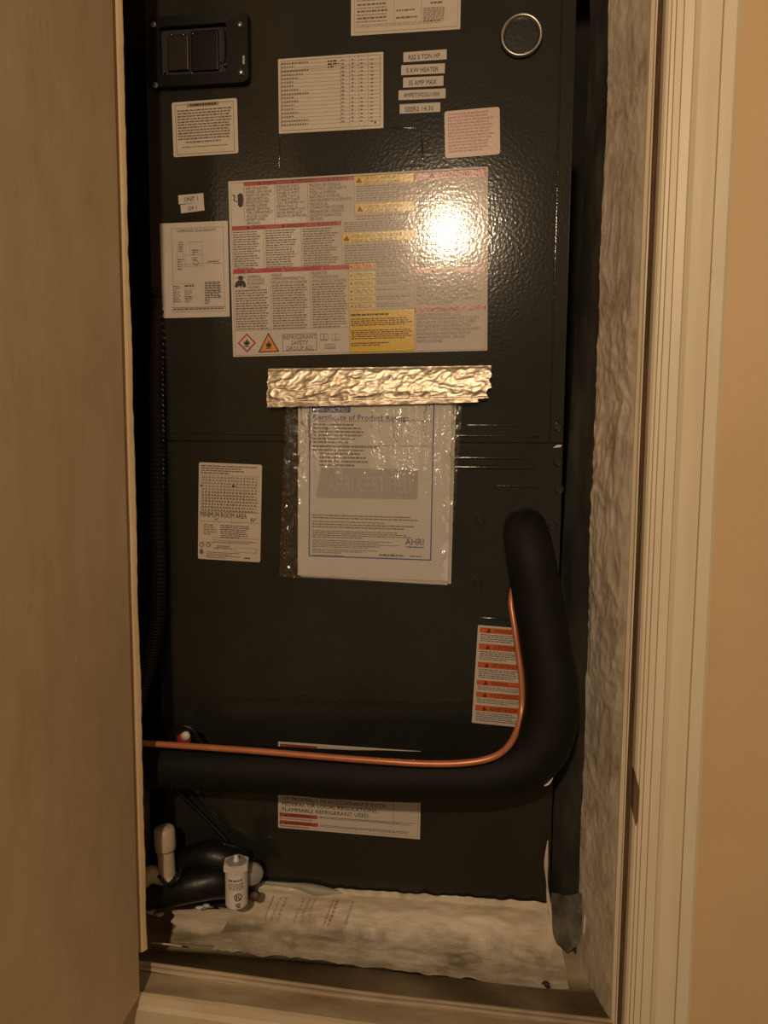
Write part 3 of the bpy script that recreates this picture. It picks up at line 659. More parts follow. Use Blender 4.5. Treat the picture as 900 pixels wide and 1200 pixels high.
# wiring diagram sheet
D_ = Label('wiring_diagram_label', [(187, 262.5), (266.5, 258.5), (269.8, 371.3), (191, 372.7)], 'tall white wiring diagram label at the left edge', 'label_white', AH, rad=.001)
D_.rows = True
D_.frame((200.5, 268.2), (264, 360), .0006, 'ink_pale'); D_.text(['WIRING DIAGRAM'], (207, 269.5), (254.5, 273), 'ink_soft', fill=.9)
D_.lines([((221, 284), (236, 283.4)), ((236.5, 283.4), (237.2, 309)), ((222, 284), (222.3, 298)), ((214, 310), (258, 308)), ((216, 299), (237, 298.4)), ((217, 299), (217.6, 312)), ((208, 288), (208.6, 316)), ((214, 288), (214.6, 306)), ((224, 294), (236, 293.5)), ((215, 312.6), (238, 311.6)), ((246, 307), (258, 304)), ((250, 309), (260, 308.6))], .0005, 'ink_pale', 'wiring_lines')
D_.put('motor_symbol', [(D_.L(229.5, 308)[0]+.0042*r*math.cos(t*.3927), D_.L(229.5, 308)[1]+.0042*r*math.sin(t*.3927)) for r in (1, .75) for t in range(16)], [[i, (i+1) % 16, 16+(i+1) % 16, 16+i] for i in range(16)], 'ink_soft')
for a_, b_, n_ in (((209, 283), (215, 296), 5), ((208, 303), (216, 317), 5), ((225, 292), (233, 300), 3), ((225, 301), (235, 306), 2), ((243, 305.6), (258.5, 308), 1)): D_.dashes(a_, b_, n_, 'ink_soft', fill=.4, ragged=.4)
D_.dashes((203, 334.5), (213.5, 355), 9, 'ink_soft', ragged=.5, fill=.4); D_.dashes((216.5, 334.3), (227.5, 336), 1, 'ink', fill=.9, ragged=.02); D_.dashes((216.5, 340), (226.5, 355), 7, 'ink_soft', ragged=.4, fill=.4)
D_.dashes((240, 330), (260, 350), 10, 'ink', ragged=.12, fill=.5); D_.dashes((240, 350), (247, 356.5), 4, 'ink_soft', ragged=.2, fill=.5); D_.lines([((205, 333), (229, 332.4)), ((216, 338.6), (228, 338.3)), ((216, 348.6), (228, 348.3))], .0004, 'ink_pale')
D_.frame((202, 360.5), (265, 364.6), .0004, 'ink_soft'); D_.dashes((203.5, 361.4), (262.5, 364), 1, 'ink_soft', fill=.6, ragged=.02, word=(.002, .006))
# minimum room area table
R_ = Label('room_area_label', [(232.3, 541.3), (307, 545), (305.2, 658.7), (233, 655)], 'tall rounded table label reading minimum room area', 'label_cream', AH, rad=.003)
R_.rows = True
R_.dashes((235, 543.8), (302, 555), 4, 'ink_soft', fill=.5, ragged=.3)
segs = [((234.5, 556+i*3.55), (303.5, 559+i*3.55)) for i in range(13)]+[((236.5+i*4.6, 556.5+i*.2), (236.3+i*4.5, 599+i*.2)) for i in range(15)]
R_.lines(segs, .00045, 'ink_pale', 'table_grid')
for i in range(12): R_.dashes((237, 557+i*3.55), (302, 560+i*3.55), 1, 'ink_soft' if i > 4 else 'ink_pale', fill=.5, ragged=.04, word=(.002, .0035), gap=.0022)
R_.text(['MINIMUM ROOM AREA'], (234.8, 600.2), (289.5, 605.6), 'ink', fill=1)
R_.text(['m\u00b2'], (252, 607), (257, 610), 'ink', fill=1); R_.text(['ft\u00b2'], (294, 607.8), (300, 612.3), 'ink', fill=1)
R_.lines([((234, 611), (304, 614)), ((271.5, 606), (271.5, 612.5)), ((234, 600), (304, 602)), ((250, 630), (303, 632.5)), ((234, 635.5), (303, 636.5))], .0005, 'ink_soft')
R_.dashes((239, 614), (255, 627), 5, 'ink_soft', ragged=.3); R_.dashes((259, 615), (300, 631), 7, 'ink_soft', ragged=.3, fill=.5); R_.dashes((250, 632), (300, 637), 2, 'ink_pale', ragged=.2)
for cx in (237.3, 245): R_.poly([(cx, 635.3), (cx+3.3, 638.8), (cx, 642.3), (cx-3.3, 638.8)], 'ink_soft', 'pictogram'); R_.poly([(cx, 636.6), (cx+2, 638.8), (cx, 641), (cx-2, 638.8)], 'label_cream', 'pictogram', 2)
R_.poly([(235, 648), (235.5, 643.6), (238.5, 643.8), (239.5, 648), (237, 650)], 'ink_soft', 'pictogram'); R_.text(['REFRIGERANT', 'SAFETY GROUP A2L'], (252, 638.6), (274, 643.6), 'ink', align='C')
R_.frame((276, 642), (301, 648.5), .0004, 'ink_soft'); R_.dashes((243, 646), (282, 654), 4, 'ink_soft', ragged=.3); R_.dashes((287, 653), (294, 655), 1, 'ink', fill=.7)
R_.poly([(234.6, 568), (236.4, 568.5), (236.3, 570.3), (234.6, 570)], 'ink', 'selection_mark'); R_.poly([(272, 569), (275.3, 569.3), (275, 571.3), (272.2, 571)], 'ink', 'selection_mark')
# orange-banded warning label beside the pipe
O_ = Label('orange_warning_label', [(558.4, 732), (622, 737.5), (618, 853), (554.6, 847)], 'narrow warning label with six orange bands beside the pipe', 'label_white', AH, rad=.001)
for i, (y0_, y1_, tx) in enumerate(((734.6, 740.8, 'WARNING'), (753.2, 760.4, 'AVERTISSEMENT'), (774.8, 781.4, 'ADVERTENCIA'), (796, 802, 'WARNING'), (810, 816.4, 'AVERTISSEMENT'), (825.6, 832.4, 'ADVERTENCIA'))):
    x = 560.6 - (y0_-734)*.026; O_.poly([(x, y0_), (x+60, y0_+5), (x+59.8, y1_+5), (x, y1_)], 'ink_orange', 'header_bar')
    O_.tri(x+10.5, (y0_+y1_)/2+.9, 2.9, 'ink_brown'); O_.text([tx], (x+17, y0_+2.0), (x+17+(20 if len(tx) < 9 else 32), y1_+(2.2 if len(tx) < 9 else 3.3)), 'ink_brown', 'header_text', fill=.85, lift=2)
    nx = (752, 773.5, 795, 809, 824.5, 846)[i]; O_.dashes((x+1.5, y1_+1), (x+57, nx+4.0), max(3, round((nx-y1_)/2.9)), 'ink_soft', ragged=.25, fill=.45)
# label crossed by the pipe
F_ = Label('refrigerant_label', [(325, 868.5), (493, 880.5), (493.2, 983.3), (327, 970)], 'wide white refrigerant label crossed by the black pipe', 'label_white', AH, rad=.001)
F_.frame((328, 871.5), (491, 980.5), .0005, 'ink_pale'); bar(F_, (327.3, 871), (371, 874.3), 5.5, 'ink_red', (('WARNING', .3, 20),), 'ink_brown')
F_.text(['OF PROPERLY IN ACCORDANCE WITH', 'FEDERAL OR LOCAL REGULATIONS.', 'FLAMMABLE REFRIGERANT USED.'], (331, 932), (453, 960.5), 'ink', fill=.68, maxsq=1.6)
F_.lines([((461.5, 930), (462, 962.5)), ((373, 957), (491, 965))], .0006, 'ink_soft')
bar(F_, (328.3, 952), (373, 955.6), 4.4, 'ink_red', (('AVERTISSEMENT', .25, 26),), 'ink_brown'); bar(F_, (328.5, 961), (374, 964.7), 4.4, 'ink_red', (('ADVERTENCIA', .25, 26),), 'ink_brown')
F_.dashes((329, 957.4), (373, 963.4), 1, 'ink_pinkline', fill=.6); F_.dashes((329.5, 966.4), (374, 972.6), 1, 'ink_pinkline', fill=.6)
F_.dashes((376, 956.5), (488, 968), 2, 'ink_soft', fill=.5, ragged=.2); F_.dashes((376, 966), (488, 978), 2, 'ink_soft', fill=.5, ragged=.1)

# ------------------------------------------------------------------ taped document sleeve
def quad(c, Y): return [P(x, y, Y) for x, y in c]
def bil(q, u, v): return q[0].lerp(q[1], u).lerp(q[3].lerp(q[2], u), v)
# papers
def sheet(name, corners, Y, mat, label, curl=.002):
    q = quad(corners, Y)
    def fn(u, v): p = bil(q, u, v); p.y -= curl*math.sin(u*math.pi)*.6 + curl*v*v*.8; return p
    v1, f1 = grid(fn, 14, 18); v2 = [p+Vector((0, .0003, 0)) for p in v1]; n = len(v1)
    rim = []
    m, k = 15, 19
    loop = [i for i in range(m)] + [j*m+m-1 for j in range(1, k)] + [(k-1)*m+i for i in range(m-2, -1, -1)] + [j*m for j in range(k-2, 0, -1)]
    rim = [[loop[i], loop[(i+1) % len(loop)], loop[(i+1) % len(loop)]+n, loop[i]+n] for i in range(len(loop))]
    o = mk(name, v1+v2, f1+[[i+n for i in reversed(t)] for t in f1]+rim, mat, smooth=False)
    return tag(o, label, 'paper', 'papers in the clear sleeve')
sheet('paper_sheet', [(352, 450), (535, 450), (528.5, 684), (353, 676)], -.0022, 'paper_edge', 'loose sheet rearmost in the clear sleeve, edge peeking out right', .001)
sheet('paper_sheet', [(350, 450), (532.5, 450), (524, 685.5), (352, 675)], -.0040, 'paper_edge', 'folded middle sheet with lower right corner showing in the sleeve', .001)
cert_px = [(347.3, 450), (529.5, 450), (525.8, 681.5), (351.2, 673.8)]
q = quad(cert_px, -.0060)
CE = Label('certificate_sheet', cert_px, 'white certificate page with blue border in the clear sleeve', 'paper', None, -.0060, .0004, .0005)
tag(CE.obj, None, 'paper')
CE.Y -= .0002; CE.rows = True
CE.frame((360.6, 466), (506, 657.5), .0017, 'p_blue', 'blue_border')
CE.poly([(364, 466), (410, 466), (409, 484), (364, 484)], 'p_blue', 'logo_block'); CE.text(['AHRI CERTIFIED'], (367, 477), (406, 483), 'paper', 'logo_text', lift=2, fill=.9)
CE.text(['Certificate of Product Ratings'], (364.5, 485.5), (478, 493.2), 'p_violet', 'title_text', fill=.78)
CE.lines([((364, 494.5), (505, 494)), ((364, 523), (505, 523.5))], .0006, 'p_ink')
CE.dashes((366, 496), (432, 521), 6, 'p_ink', fill=.42, ragged=.3, word=(.003, .009)); CE.dashes((366, 522), (470, 530), 2, 'p_ink', fill=.42, ragged=.3); CE.dashes((374, 530), (433, 548), 4, 'p_ink', fill=.42, ragged=.25)
CE.poly([(376, 549), (490, 551), (489, 586), (372, 584), (371, 580)], 'p_grey', 'watermark'); CE.text(['AHRI CERTIFIED'], (384, 556), (482, 579), 'p_greyer', 'watermark_text', fill=.8, lift=2)
CE.dashes((366.5, 602.5), (495, 608.5), 2, 'p_ink', ragged=.2); CE.dashes((366.5, 610), (481, 612.5), 1, 'p_ink'); CE.dashes((366.5, 612.8), (495, 619), 2, 'p_ink', ragged=.1); CE.dashes((367, 621), (494, 630.5), 4, 'p_ink', ragged=.3)
CE.dashes((367.5, 632), (469, 641.5), 5, 'p_ink', ragged=.3); CE.dashes((367.5, 642.5), (458, 648), 3, 'p_ink', ragged=.4); CE.dashes((445, 649.5), (475, 652), 1, 'p_ink', fill=.9, ragged=.05); CE.dashes((481, 651.5), (497, 653), 1, 'p_violet', fill=.8); CE.dashes((368, 649.3), (430, 651.3), 1, 'p_ink')
CE.text(['AHRI'], (475.5, 631.5), (497, 639), 'p_violet', 'logo_text', fill=1, maxsq=2); CE.dashes((476, 640.5), (497.5, 642.5), 1, 'p_violet', fill=.6, ragged=.02)
# clear sleeve (front film with wrinkles, back film)
sq = quad([(334.5, 452), (543, 452), (527, 687), (326, 676)], -.010)
def sleeve(u, v):
    p = bil(sq, u, v); up = max(0, 1-v*1.55)
    w = .0028*up*noise.noise(Vector((u*26, v*2.2, 1))) + .0016*noise.noise(Vector((u*15, v*7, 4)))*(.35+up) + .0012*(.3+up)*noise.noise(Vector((u*60, v*9, 9)))
    side = .0035*noise.noise(Vector((u*30, v*22, 6)))*(1 if u < .12 or u > .93 else .15)
    p.y += w + side + .006*max(0, .5-abs(u-.5))**0*(abs(u-.5)*2)**6
    p.x += .0015*noise.noise(Vector((2, v*6, u)))*(1 if u in (0, 1) else 0)
    return p
fr = mk('document_sleeve', *grid(sleeve, 120, 130), 'film', smooth=True); tag(fr, 'clear plastic sleeve hanging from foil tape with certificate inside', 'plastic sleeve')
# foil tape
tq = quad([(313, 431.5), (578, 427.5), (577, 471), (313, 477.5)], -.012)
def tape(u, v):
    ue = u
    if u > .94: ue = u - (.012*noise.noise(Vector((1, v*6, 3)))+.01 + (.055 if v > .9 else (.012 if v > .62 else 0)))*(u-.94)/.06
    if u < .06: ue = u + .008*noise.noise(Vector((7, v*7, 2)))*(.06-u)/.06
    p = bil(tq, ue, v); x = p.copy()
    c = 1-abs(noise.noise(Vector((x.x*34-x.z*38, 1, x.z*60+x.x*12)))); c2 = 1-abs(noise.noise(Vector((x.x*80-x.z*90, 3, x.z*100+x.x*30))))
    p.y -= (c**4*.0010 + c2**4*.0006)*(1 if .06 < v < .86 else .35) + (.0016 if v > .86 else 0)
    p.y += .0085*max(0, 1-abs(v)*1.5)**1.2 - 0
    p.z += .0006*noise.noise(Vector((u*30, v*2, 5)))
    return p
tp = mk('foil_tape', *grid(tape, 220, 44), 'foil', smooth=True); tag(tp, 'crinkled silver foil tape strip holding the clear sleeve', 'foil tape')

# ------------------------------------------------------------------ pipes
def pts(l): return [P(*q) for q in l]
pipe = root('insulated_refrigerant_pipe', P(617, 640, -.02), 'thick black foam insulated pipe curving from cabinet to the left', 'pipe')
path = pts([(617, 626, -.003), (616, 622, -.014), (617, 626, -.034), (622, 655, -.052), (630, 700, -.058), (640, 760, -.064), (647, 805, -.070), (644, 848, -.074), (624, 886, -.078), (585, 905, -.080), (530, 910, -.080), (430, 909, -.076), (330, 903, -.070), (230, 898, -.062), (165, 897, -.055), (150, 896.5, -.053)])
rads = [.026, .030, .0315, .034, .0345, .0355, .0370, .0385, .0385, .0365, .0355, .035, .034, .0335, .033, .033]
mk('foam_insulation', *tube(path, rads, 32, 10, jitter=.035), 'foam', pipe, smooth=True)
c = P(618, 637, -.070); mk('pale_fleck', *lathe([(.0001, -.002), (.003, -.002), (.0022, .0015), (.0001, .002)], c, 7, 'Y', Matrix.Diagonal((1.6, 1, .8))), 'chip', pipe)  # small pale spot on the front of the foam
c = P(643, 918, -.098); mk('seam_highlight', *tube([c+Vector((-.006, 0, -.004)), c, c+Vector((.006, .006, .006))], [.0008, .0016, .0008], 8), 'chip', pipe, smooth=True)  # highlight along the foam seam, put in as a pale sliver
cop = pts([(601, 690, -.015), (599, 706, -.026), (603, 735, -.038), (608, 770, -.048), (611.5, 800, -.056), (611.5, 830, -.064), (607, 853, -.080), (596, 874, -.102), (577, 887.5, -.115), (545, 894, -.119), (500, 895, -.118), (440, 891.5, -.116), (370, 886, -.112), (300, 880, -.107), (230, 875, -.100), (170, 871, -.092), (150, 870, -.089)])
tag(mk('copper_line', *tube(cop, .0046, 14, 8), 'copper', smooth=True), 'thin orange copper line running along the black pipe', 'pipe')

# ribbed conduit in the left gap
def ribbed():
    p = [P(186, 330, .012), P(183, 430, -.012), P(184, 520, -.016), P(184, 600, -.020), P(186, 680, -.022), P(182, 740, -.024), P(172, 790, -.026), P(160, 830, -.03)]
    pp = smooth_path(p, 30); v, f = [], []; seg = 12; up = None
    for i, c in enumerate(pp):
        t = (pp[min(i+1, len(pp)-1)]-pp[max(0, i-1)]).normalized()
        if up is None: up = t.orthogonal().normalized()
        up = (up-t*up.dot(t)).normalized(); s = t.cross(up); r = .0120 if i % 2 else .0098
        for k in range(seg): a = 2*math.pi*k/seg; v.append(c+(up*math.cos(a)+s*math.sin(a))*r)
    for i in range(len(pp)-1):
        for k in range(seg): a, b = i*seg+k, i*seg+(k+1) % seg; f.append([a, b, b+seg, a+seg])
    return v, f
tag(mk('flexible_conduit', *ribbed(), 'conduit'), 'dark ribbed flexible conduit in the gap beside the door', 'conduit')
# small red and white plug in a black loop over the pipe
lp = root('cable_loop', P(216, 868, -.05), 'black cable loop round a small red and white plug above the pipe', 'cable')
mk('loop', *tube(pts([(200, 872, -.05), (203, 858, -.052), (213, 851, -.054), (226, 855, -.053), (233, 869, -.05)]), .0036, 10, 8), 'rubber', lp, smooth=True)
mk('plug_collar', *lathe([(.0001, -.003), (.0105, -.003), (.0105, .003), (.0001, .003)], P(216, 866, -.052), 18, 'Y'), 'ink_crimson', lp, smooth=True)
mk('plug_tip', *lathe([(.0001, -.002), (.007, -.002), (.0065, .004), (.0001, .005)], P(218, 862, -.056), 18, 'Y'), 'white_plastic', lp, smooth=True)
# thin dark wires under the pipe
tag(mk('control_wire', *tube(pts([(205, 925, -.02), (222, 940, -.012), (245, 963, -.006), (266, 986, -.006), (276, 1000, -.008)]), .0032, 8, 8), 'rubber', smooth=True), 'thin black wire slanting down left of the lower label', 'cable')
tag(mk('control_wire', *tube(pts([(215, 922, -.02), (238, 944, -.008), (256, 957, -.006), (268, 975, -.006)]), .0018, 8, 8), 'rubber', smooth=True), 'finer black wire just above the slanting wire', 'cable')

# ------------------------------------------------------------------ drain corner
# brown vertical pipe in the shade
b0 = P(168, 1020, -.035); t0 = P(166, 925, -.035)
tag(mk('drain_riser', *lathe([(.0001, 0), (.013, 0), (.013, t0.z-b0.z), (.0001, t0.z-b0.z)], b0, 20), 'pvc_dark', smooth=True), 'dim brown pipe standing in the shade beside the jamb', 'pipe')
pv = root('pvc_cleanout', P(195, 1030, -.060), 'short capped cream drain pipe standing left of the white bottle', 'pipe')
pt, pb = P(192.3, 971, -.060), P(196.5, 1032, -.060); ax = (pt-pb); L_ = ax.length; tilt = Vector((0, 0, 1)).rotation_difference(ax).to_matrix()
mk('pipe', *lathe([(.0001, -.012), (.0128, -.012), (.0128, L_*.7), (.0001, L_*.7)], pb, 28, tilt=tilt), 'pvc', pv, smooth=False)
mk('cap', *lathe([(.0001, L_*.60), (.0150, L_*.60), (.0160, L_*.64), (.0160, L_*.93), (.0150, L_*1.0), (.012, L_*1.03), (.0001, L_*1.04)], pb, 28, tilt=tilt), 'pvc', pv, smooth=True)
mk('collar', *lathe([(.0128, -.002), (.0150, 0), (.0155, .004), (.0145, .009), (.0128, .010)], pb, 28, tilt=tilt), 'pvc', pv, smooth=True)
mk('elbow', *tube(pts([(196, 1034, -.058), (186, 1027, -.062), (176, 1025, -.066), (166, 1034, -.070), (158, 1044, -.07)]), [.012, .012, .0135, .0125, .0125], 20, 8), 'pvc', pv, smooth=True)
bt = root('insulated_drain_trap', P(240, 1060, -.05), 'black rubber wrapped drain trap behind the white bottle', 'pipe')
mk('trap_body', *tube(pts([(160, 1050, -.066), (190, 1047, -.064), (225, 1038, -.058), (258, 1032, -.042), (282, 1034, -.024), (300, 1037, -.020)]), [.019, .021, .025, .026, .024, .020], 28, 10, jitter=.06), 'rubber', bt, smooth=True)
mk('trap_hump', *tube(pts([(214, 1010, -.028), (240, 1003, -.028), (262, 1006, -.026), (290, 1012, -.016)]), [.018, .024, .025, .020], 24, 10, jitter=.05), 'rubber', bt, smooth=True)
mk('band', *tube(pts([(186, 1026, -.082), (196, 1037, -.090), (208, 1030, -.088), (213, 1018, -.075)]), .0028, 10, 8), 'rubber', bt, smooth=True)
# float switch bottle
bb = P(277.5, 1059, -.075); hh = (P(277, 1014, -.075)-bb).length; rb = .0168
fs = root('float_switch', bb, 'white cylindrical float switch with hexagonal grey cap on the sill', 'float switch')
mk('body', *lathe([(.0001, 0), (rb*.9, 0), (rb*.98, .0015), (rb, .004), (rb*1.0, hh*.97), (.0001, hh*.97)], bb, 36), 'white_plastic', fs, smooth=False)
ch = .011
bm = bmesh.new(); bmesh.ops.create_cone(bm, cap_ends=True, segments=6, radius1=rb*1.22, radius2=rb*1.22, depth=ch, matrix=Matrix.Translation(bb+Vector((0, 0, hh*.93+ch/2))) @ Matrix.Rotation(.22, 4, 'Z')); bmesh.ops.bevel(bm, geom=bm.edges[:], offset=.0007, segments=2, affect='EDGES')
cp = mk('hex_cap', *bm_out(bm), 'white_plastic', fs)
mk('cap_disc', *lathe([(.0001, 0), (rb*1.02, 0), (rb*1.0, .0004), (.0001, .0005)], bb+Vector((0, 0, hh*.93+ch-.0001)), 6, tilt=Matrix.Rotation(.22, 3, 'Z')), 'grey_plastic', cp)
mk('wire_nipple', *lathe([(.0001, 0), (.0052, 0), (.0052, .003), (.0034, .004), (.0034, .0095), (.0001, .010)], bb+Vector((0, 0, hh*.93+ch)), 16), 'white_plastic', cp, smooth=True)
def wrap(name, quads, mat):
    v, f = [], []
    d0 = (CAM-bb); a0 = math.atan2(d0.y, d0.x)
    for (u0, u1, z0_, z1_) in quads:
        n = 6; k = len(v)
        for i in range(n+1):
            a = a0 + (u0+(u1-u0)*i/n)
            for z in (z0_, z1_): v.append(bb+Vector(((rb+.0003)*math.cos(a), (rb+.0003)*math.sin(a), z*hh)))
        f += [[k+2*i, k+2*i+2, k+2*i+3, k+2*i+1] for i in range(n)]
    return mk(name, v, f, mat, fs)
qd = []
for z in (.73, .655, .61, .565, .52):
    u = -.75
    while u < .55: w = random.uniform(.12, .4); qd.append((u, min(.6, u+w), z, z+(.05 if z == .73 else .022))); u += w+.08
wrap('printed_lines', qd, mottled('bottle_print', (.16, .13, .12), (.2, .16, .15), 80, .5))
def logo():
    d0 = (CAM-bb); a0 = math.atan2(d0.y, d0.x); v, f = [], []
    for r in (1, .78):
        for k in range(20):
            t = k*math.pi/10; a = a0 + .12 + .36*r*math.cos(t)*1.0; v.append(bb+Vector(((rb+.0004)*math.cos(a), (rb+.0004)*math.sin(a), hh*.33+.0062*r*math.sin(t))))
    f = [[k, (k+1) % 20, 20+(k+1) % 20, 20+k] for k in range(20)]
    return v, f
mk('round_mark', *logo(), mottled('bottle_print_dark', (.04, .035, .03), (.06, .05, .045), 80, .5), fs)
wrap('mark_letters', [(-.06, .04, .27, .39), (.14, .22, .27, .39), (.14, .34, .27, .295), (-.1, .34, .10, .13), (-.1, .34, .15, .175), (.0, .3, .06, .085)], mottled('bottle_print_dark', (.04, .035, .03), (.06, .05, .045), 80, .5))
dt = root('drain_tee', P(297, 1030, -.035), 'white round pipe tee end behind the float switch bottle', 'pipe fitting')
c = P(295, 1023, -.040)
mk('socket', *lathe([(.0001, -.006), (.0155, -.006), (.0165, -.003), (.0165, .008), (.013, .011), (.0001, .012)], c, 28, 'X', Matrix.Rotation(-.9, 3, 'Z')), 'grey_plastic', dt, smooth=True)
mk('socket_gasket', *lathe([(.012, -.010), (.0195, -.010), (.0205, -.006), (.0195, -.001), (.012, -.001)], c, 28, 'X', Matrix.Rotation(-.9, 3, 'Z')), 'rubber', dt, smooth=True)
mk('drain_plug', *lathe([(.0001, -.004), (.0072, -.004), (.0072, .003), (.0001, .004)], P(299, 1050, -.060), 18, 'Y'), 'pvc_dark', dt, smooth=True)

# ------------------------------------------------------------------ mastic bed on the sill
MA = [P(300, 1036, -.001), P(460, 1047, -.001), P(642, 1059, -.001)]
MB_ = [P(205, 1104, -.078), P(330, 1115, -.080), P(460, 1132, -.080), P(560, 1144, -.080), P(668, 1160, -.078)]
def mbed(u, v):
    xa, xb = P(300, 1040, 0).x, UR+.004; b = interp(MB_, MB_[0].x + .06 + (MB_[-1].x-MB_[0].x-.06)*u); a = interp(MA, xa+(xb-xa)*u)
    fv = v*(1+.05*noise.noise(Vector((u*17, 1, 6)))+.012*noise.noise(Vector((u*45, 2, 6))))
    p = a.lerp(b, fv); p.z += .011*math.sin(min(1, v*1.15)*math.pi)**.8 - .007*v
    s = noise.noise(Vector((p.x*9, p.y*55, 3)))*.0034 + noise.noise(Vector((p.x*40, p.y*110, 5)))*.0016
    s += .0045*math.exp(-((v-.80+.04*noise.noise(Vector((p.x*9, 4, 4))))/.055)**2)*(.5+noise.noise(Vector((p.x*24, 3, 7))))
    lip_ = .004*max(0, 1-v*9)*(1+noise.noise(Vector((p.x*60, 0, 2)))*1.4); p.z += s*min(1, v*5)+lip_; p.y -= lip_*.7 + s*.5
    return p
ms = mk('mastic_bed', *grid(mbed, 260, 64), 'mastic_sill', smooth=True); 
def wear(o, nu, nv, lo):
    at = o.data.attributes.new('wear', 'FLOAT', 'POINT')
    for j in range(nv+1):
        for i in range(nu+1): at.data[j*(nu+1)+i].value = max(0, min(1, (j/nv-lo)/(1-lo)))
wear(ms, 260, 64, .45)
tag(ms, 'white brushed mastic bed sealing the cabinet base', 'sealant')
def mleft(u, v):
    a = P(203, 1066, -.030).lerp(P(330, 1066, -.030), u); b = P(203, 1105, -.078).lerp(P(330, 1116, -.078), u)
    p = a.lerp(b, v); p.z += .004*math.sin(v*math.pi) + .0018*noise.noise(Vector((p.x*30, p.y*70, 2))); p.x += .012*noise.noise(Vector((v*6, 1, 1)))*(1-u)
    return p
sm = mk('mastic_smear', *grid(mleft, 60, 26), 'mastic_sill', smooth=True); wear(sm, 60, 26, .5)
tag(sm, 'pale mastic smear on the sill under the white bottle', 'sealant')
# front bead of sealant, grey-green
def bead(name, pl, r, mat, label):
    o = mk(name, *tube(pl, r, 10, 10, jitter=.7), mat, smooth=True); return tag(o, label, 'sealant')
bead('sealant_bead', pts([(642, 985, -.004), (640, 1010, -.004), (641, 1035, -.005), (643, 1056, -.006), (648, 1085, -.024)]), [.0008, .0030, .0016, .0034, .002], 'mastic', 'pale vertical sealant bead at the lower right cabinet corner')
bead('sealant_bead', pts([(305, 1034, -.006), (350, 1038, -.008), (372, 1043, -.008), (400, 1046, -.006), (440, 1048, -.005)]), [.002, .0045, .006, .004, .0015], 'mastic_green', 'messy grey-green sealant lump on the cabinet bottom edge')
bead('sealant_bead', pts([(178, 1105, -.085), (190, 1106, -.086), (200, 1107, -.086), (213, 1109, -.086)]), [.0012, .0022, .0016, .001], 'mastic', 'short pale sealant crumb line at the left end of the sill')
# plug of mastic closing the bottom of the dark strip
def plug(u, v):
    w = 1 if v < .6 else math.sqrt(max(0, 1-((v-.6)/.4)**2)); uu = .5+(u-.5)*w
    p = P(646+36*uu, 1046, -.008-.030*uu).lerp(P(648+34*uu, 1114, -.046-.032*uu), v)
    p.y -= .005*math.sin(u*math.pi) + .002*noise.noise(p*60) + .0015*noise.noise(p*130); return p
M['greytape'] = mottled('grey_green_tape', (.05, .046, .034), (.16, .148, .115), 30, .5, .0012, 70)
tag(mk('sealing_tape_end', *grid(plug, 24, 40), 'greytape', smooth=True), 'rounded grey-green tape end stuck down at the lower right corner', 'tape')
bead('sealant_bead', pts([(691, 975, -.036), (688, 1000, -.036), (687, 1030, -.036), (686, 1065, -.042), (684, 1095, -.06)]), [.0006, .0024, .0010, .0022, .0012], 'mastic', 'pale sealant streak on the lower right jamb beside the dark tape')
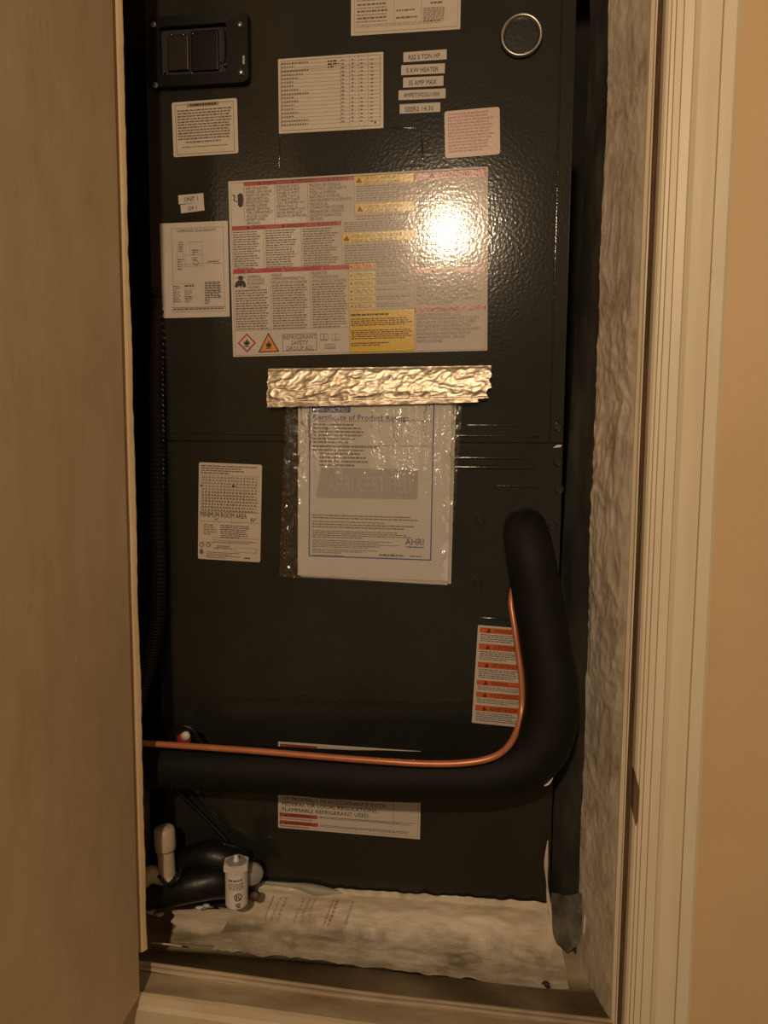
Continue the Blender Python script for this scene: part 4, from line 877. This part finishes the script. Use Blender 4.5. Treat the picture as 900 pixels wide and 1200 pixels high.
# printed foil tape buried in the mastic, red lettering running up the slope
def tape_print():
    qd = []
    for px, n, w, mat in ((314, 1, 2.0, 0), (322, 1, 1.6, 0), (331, 1, 3.0, 0), (350, 1, 2.4, 0), (358, 2, 2.2, 0), (386, 1, 2.4, 1), (391, 1, 3.6, 1)):
        qd.append((px, n, w, mat))
    return qd
def on_bed(px, t):
    """point on the bed under photo column px, t from back (0) to front (1)"""
    u = 0.0; best = None
    for i in range(221):
        p = mbed(i/220, .22+.5*t); x = P(px, 1060, -.03).x - .004*t
        if best is None or abs(p.x-x) < best[0]: best = (abs(p.x-x), p)
    return best[1]
def bed_dashes(px, w, word):
    v, f = [], []; t = .05
    while t < .8:
        e = min(.82, t+random.uniform(*word))
        a, b = on_bed(px+2-6*t, t), on_bed(px+2-6*e, e); k = len(v); d = Vector((w*.00125/2, 0, 0)); up = Vector((0, -.0012, .0016))
        v += [a-d+up, a+d+up, b+d+up, b-d+up]; f.append([k, k+1, k+2, k+3]); t = e+.035
    return v, f
redp = mottled('faded_red_print', (.34, .16, .12), (.46, .24, .18), 90, .5); greyp = mottled('faded_grey_print', (.36, .29, .23), (.46, .38, .31), 90, .5)
for px, w, m, wd in ((318, 1.6, greyp, (.2, .5)), (326, 1.4, greyp, (.1, .3)), (333, 2.4, greyp, (.06, .12)), (353, 2.2, greyp, (.05, .1)), (360, 2.6, greyp, (.06, .12)), (367, 2.2, greyp, (.06, .12)), (388, 1.8, redp, (.05, .1)), (393, 3.2, redp, (.06, .09)), (411, 2.5, greyp, (.04, .3))):
    v, f = bed_dashes(px, w, wd); mk('printed_line', v, f, m, ms)
# crumbs
for i, (px, py, Y, s, m) in enumerate(((177, 1068, -.062, .006, 'pvc'), (186, 1071, -.064, .005, 'pvc'), (234, 1063, -.055, .004, 'chip'), (242, 1061, -.055, .004, 'chip'), (228, 1144, -.118, .0018, 'chip'), (262, 1157, -.126, .0022, 'chip'), (266, 1159, -.128, .0026, 'chip'), (261, 1147, -.118, .0014, 'chip'), (640, 1152, -.074, .004, 'dirt'), (642, 1156, -.075, .003, 'dirt'))):
    c = P(px, py, Y); bm = bmesh.new(); bmesh.ops.create_icosphere(bm, subdivisions=2, radius=s)
    for q in bm.verts: q.co *= 1+.6*noise.noise(q.co*260+Vector((i*5, 0, 0))); q.co.z *= .5; q.co.x *= 1.4
    v, f = bm_out(bm)
    lab = ('torn cream crumb under the capped drain pipe', 'small cream crumb beside the torn one under the capped pipe', 'white chip on the sill below the black trap', 'white chip right beside the bottle on the sill', 'tiny white speck on the sill lip, leftmost', 'white fleck on the front of the sill', 'larger white fleck on the front of the sill', 'tiny white speck on the sill lip', 'dark crumb at the right end of the sill', 'smaller dark crumb at the right end of the sill')[i]
    tag(mk('crumb', [p+c for p in v], f, m, smooth=True), lab, 'debris', 'crumbs on the sill')
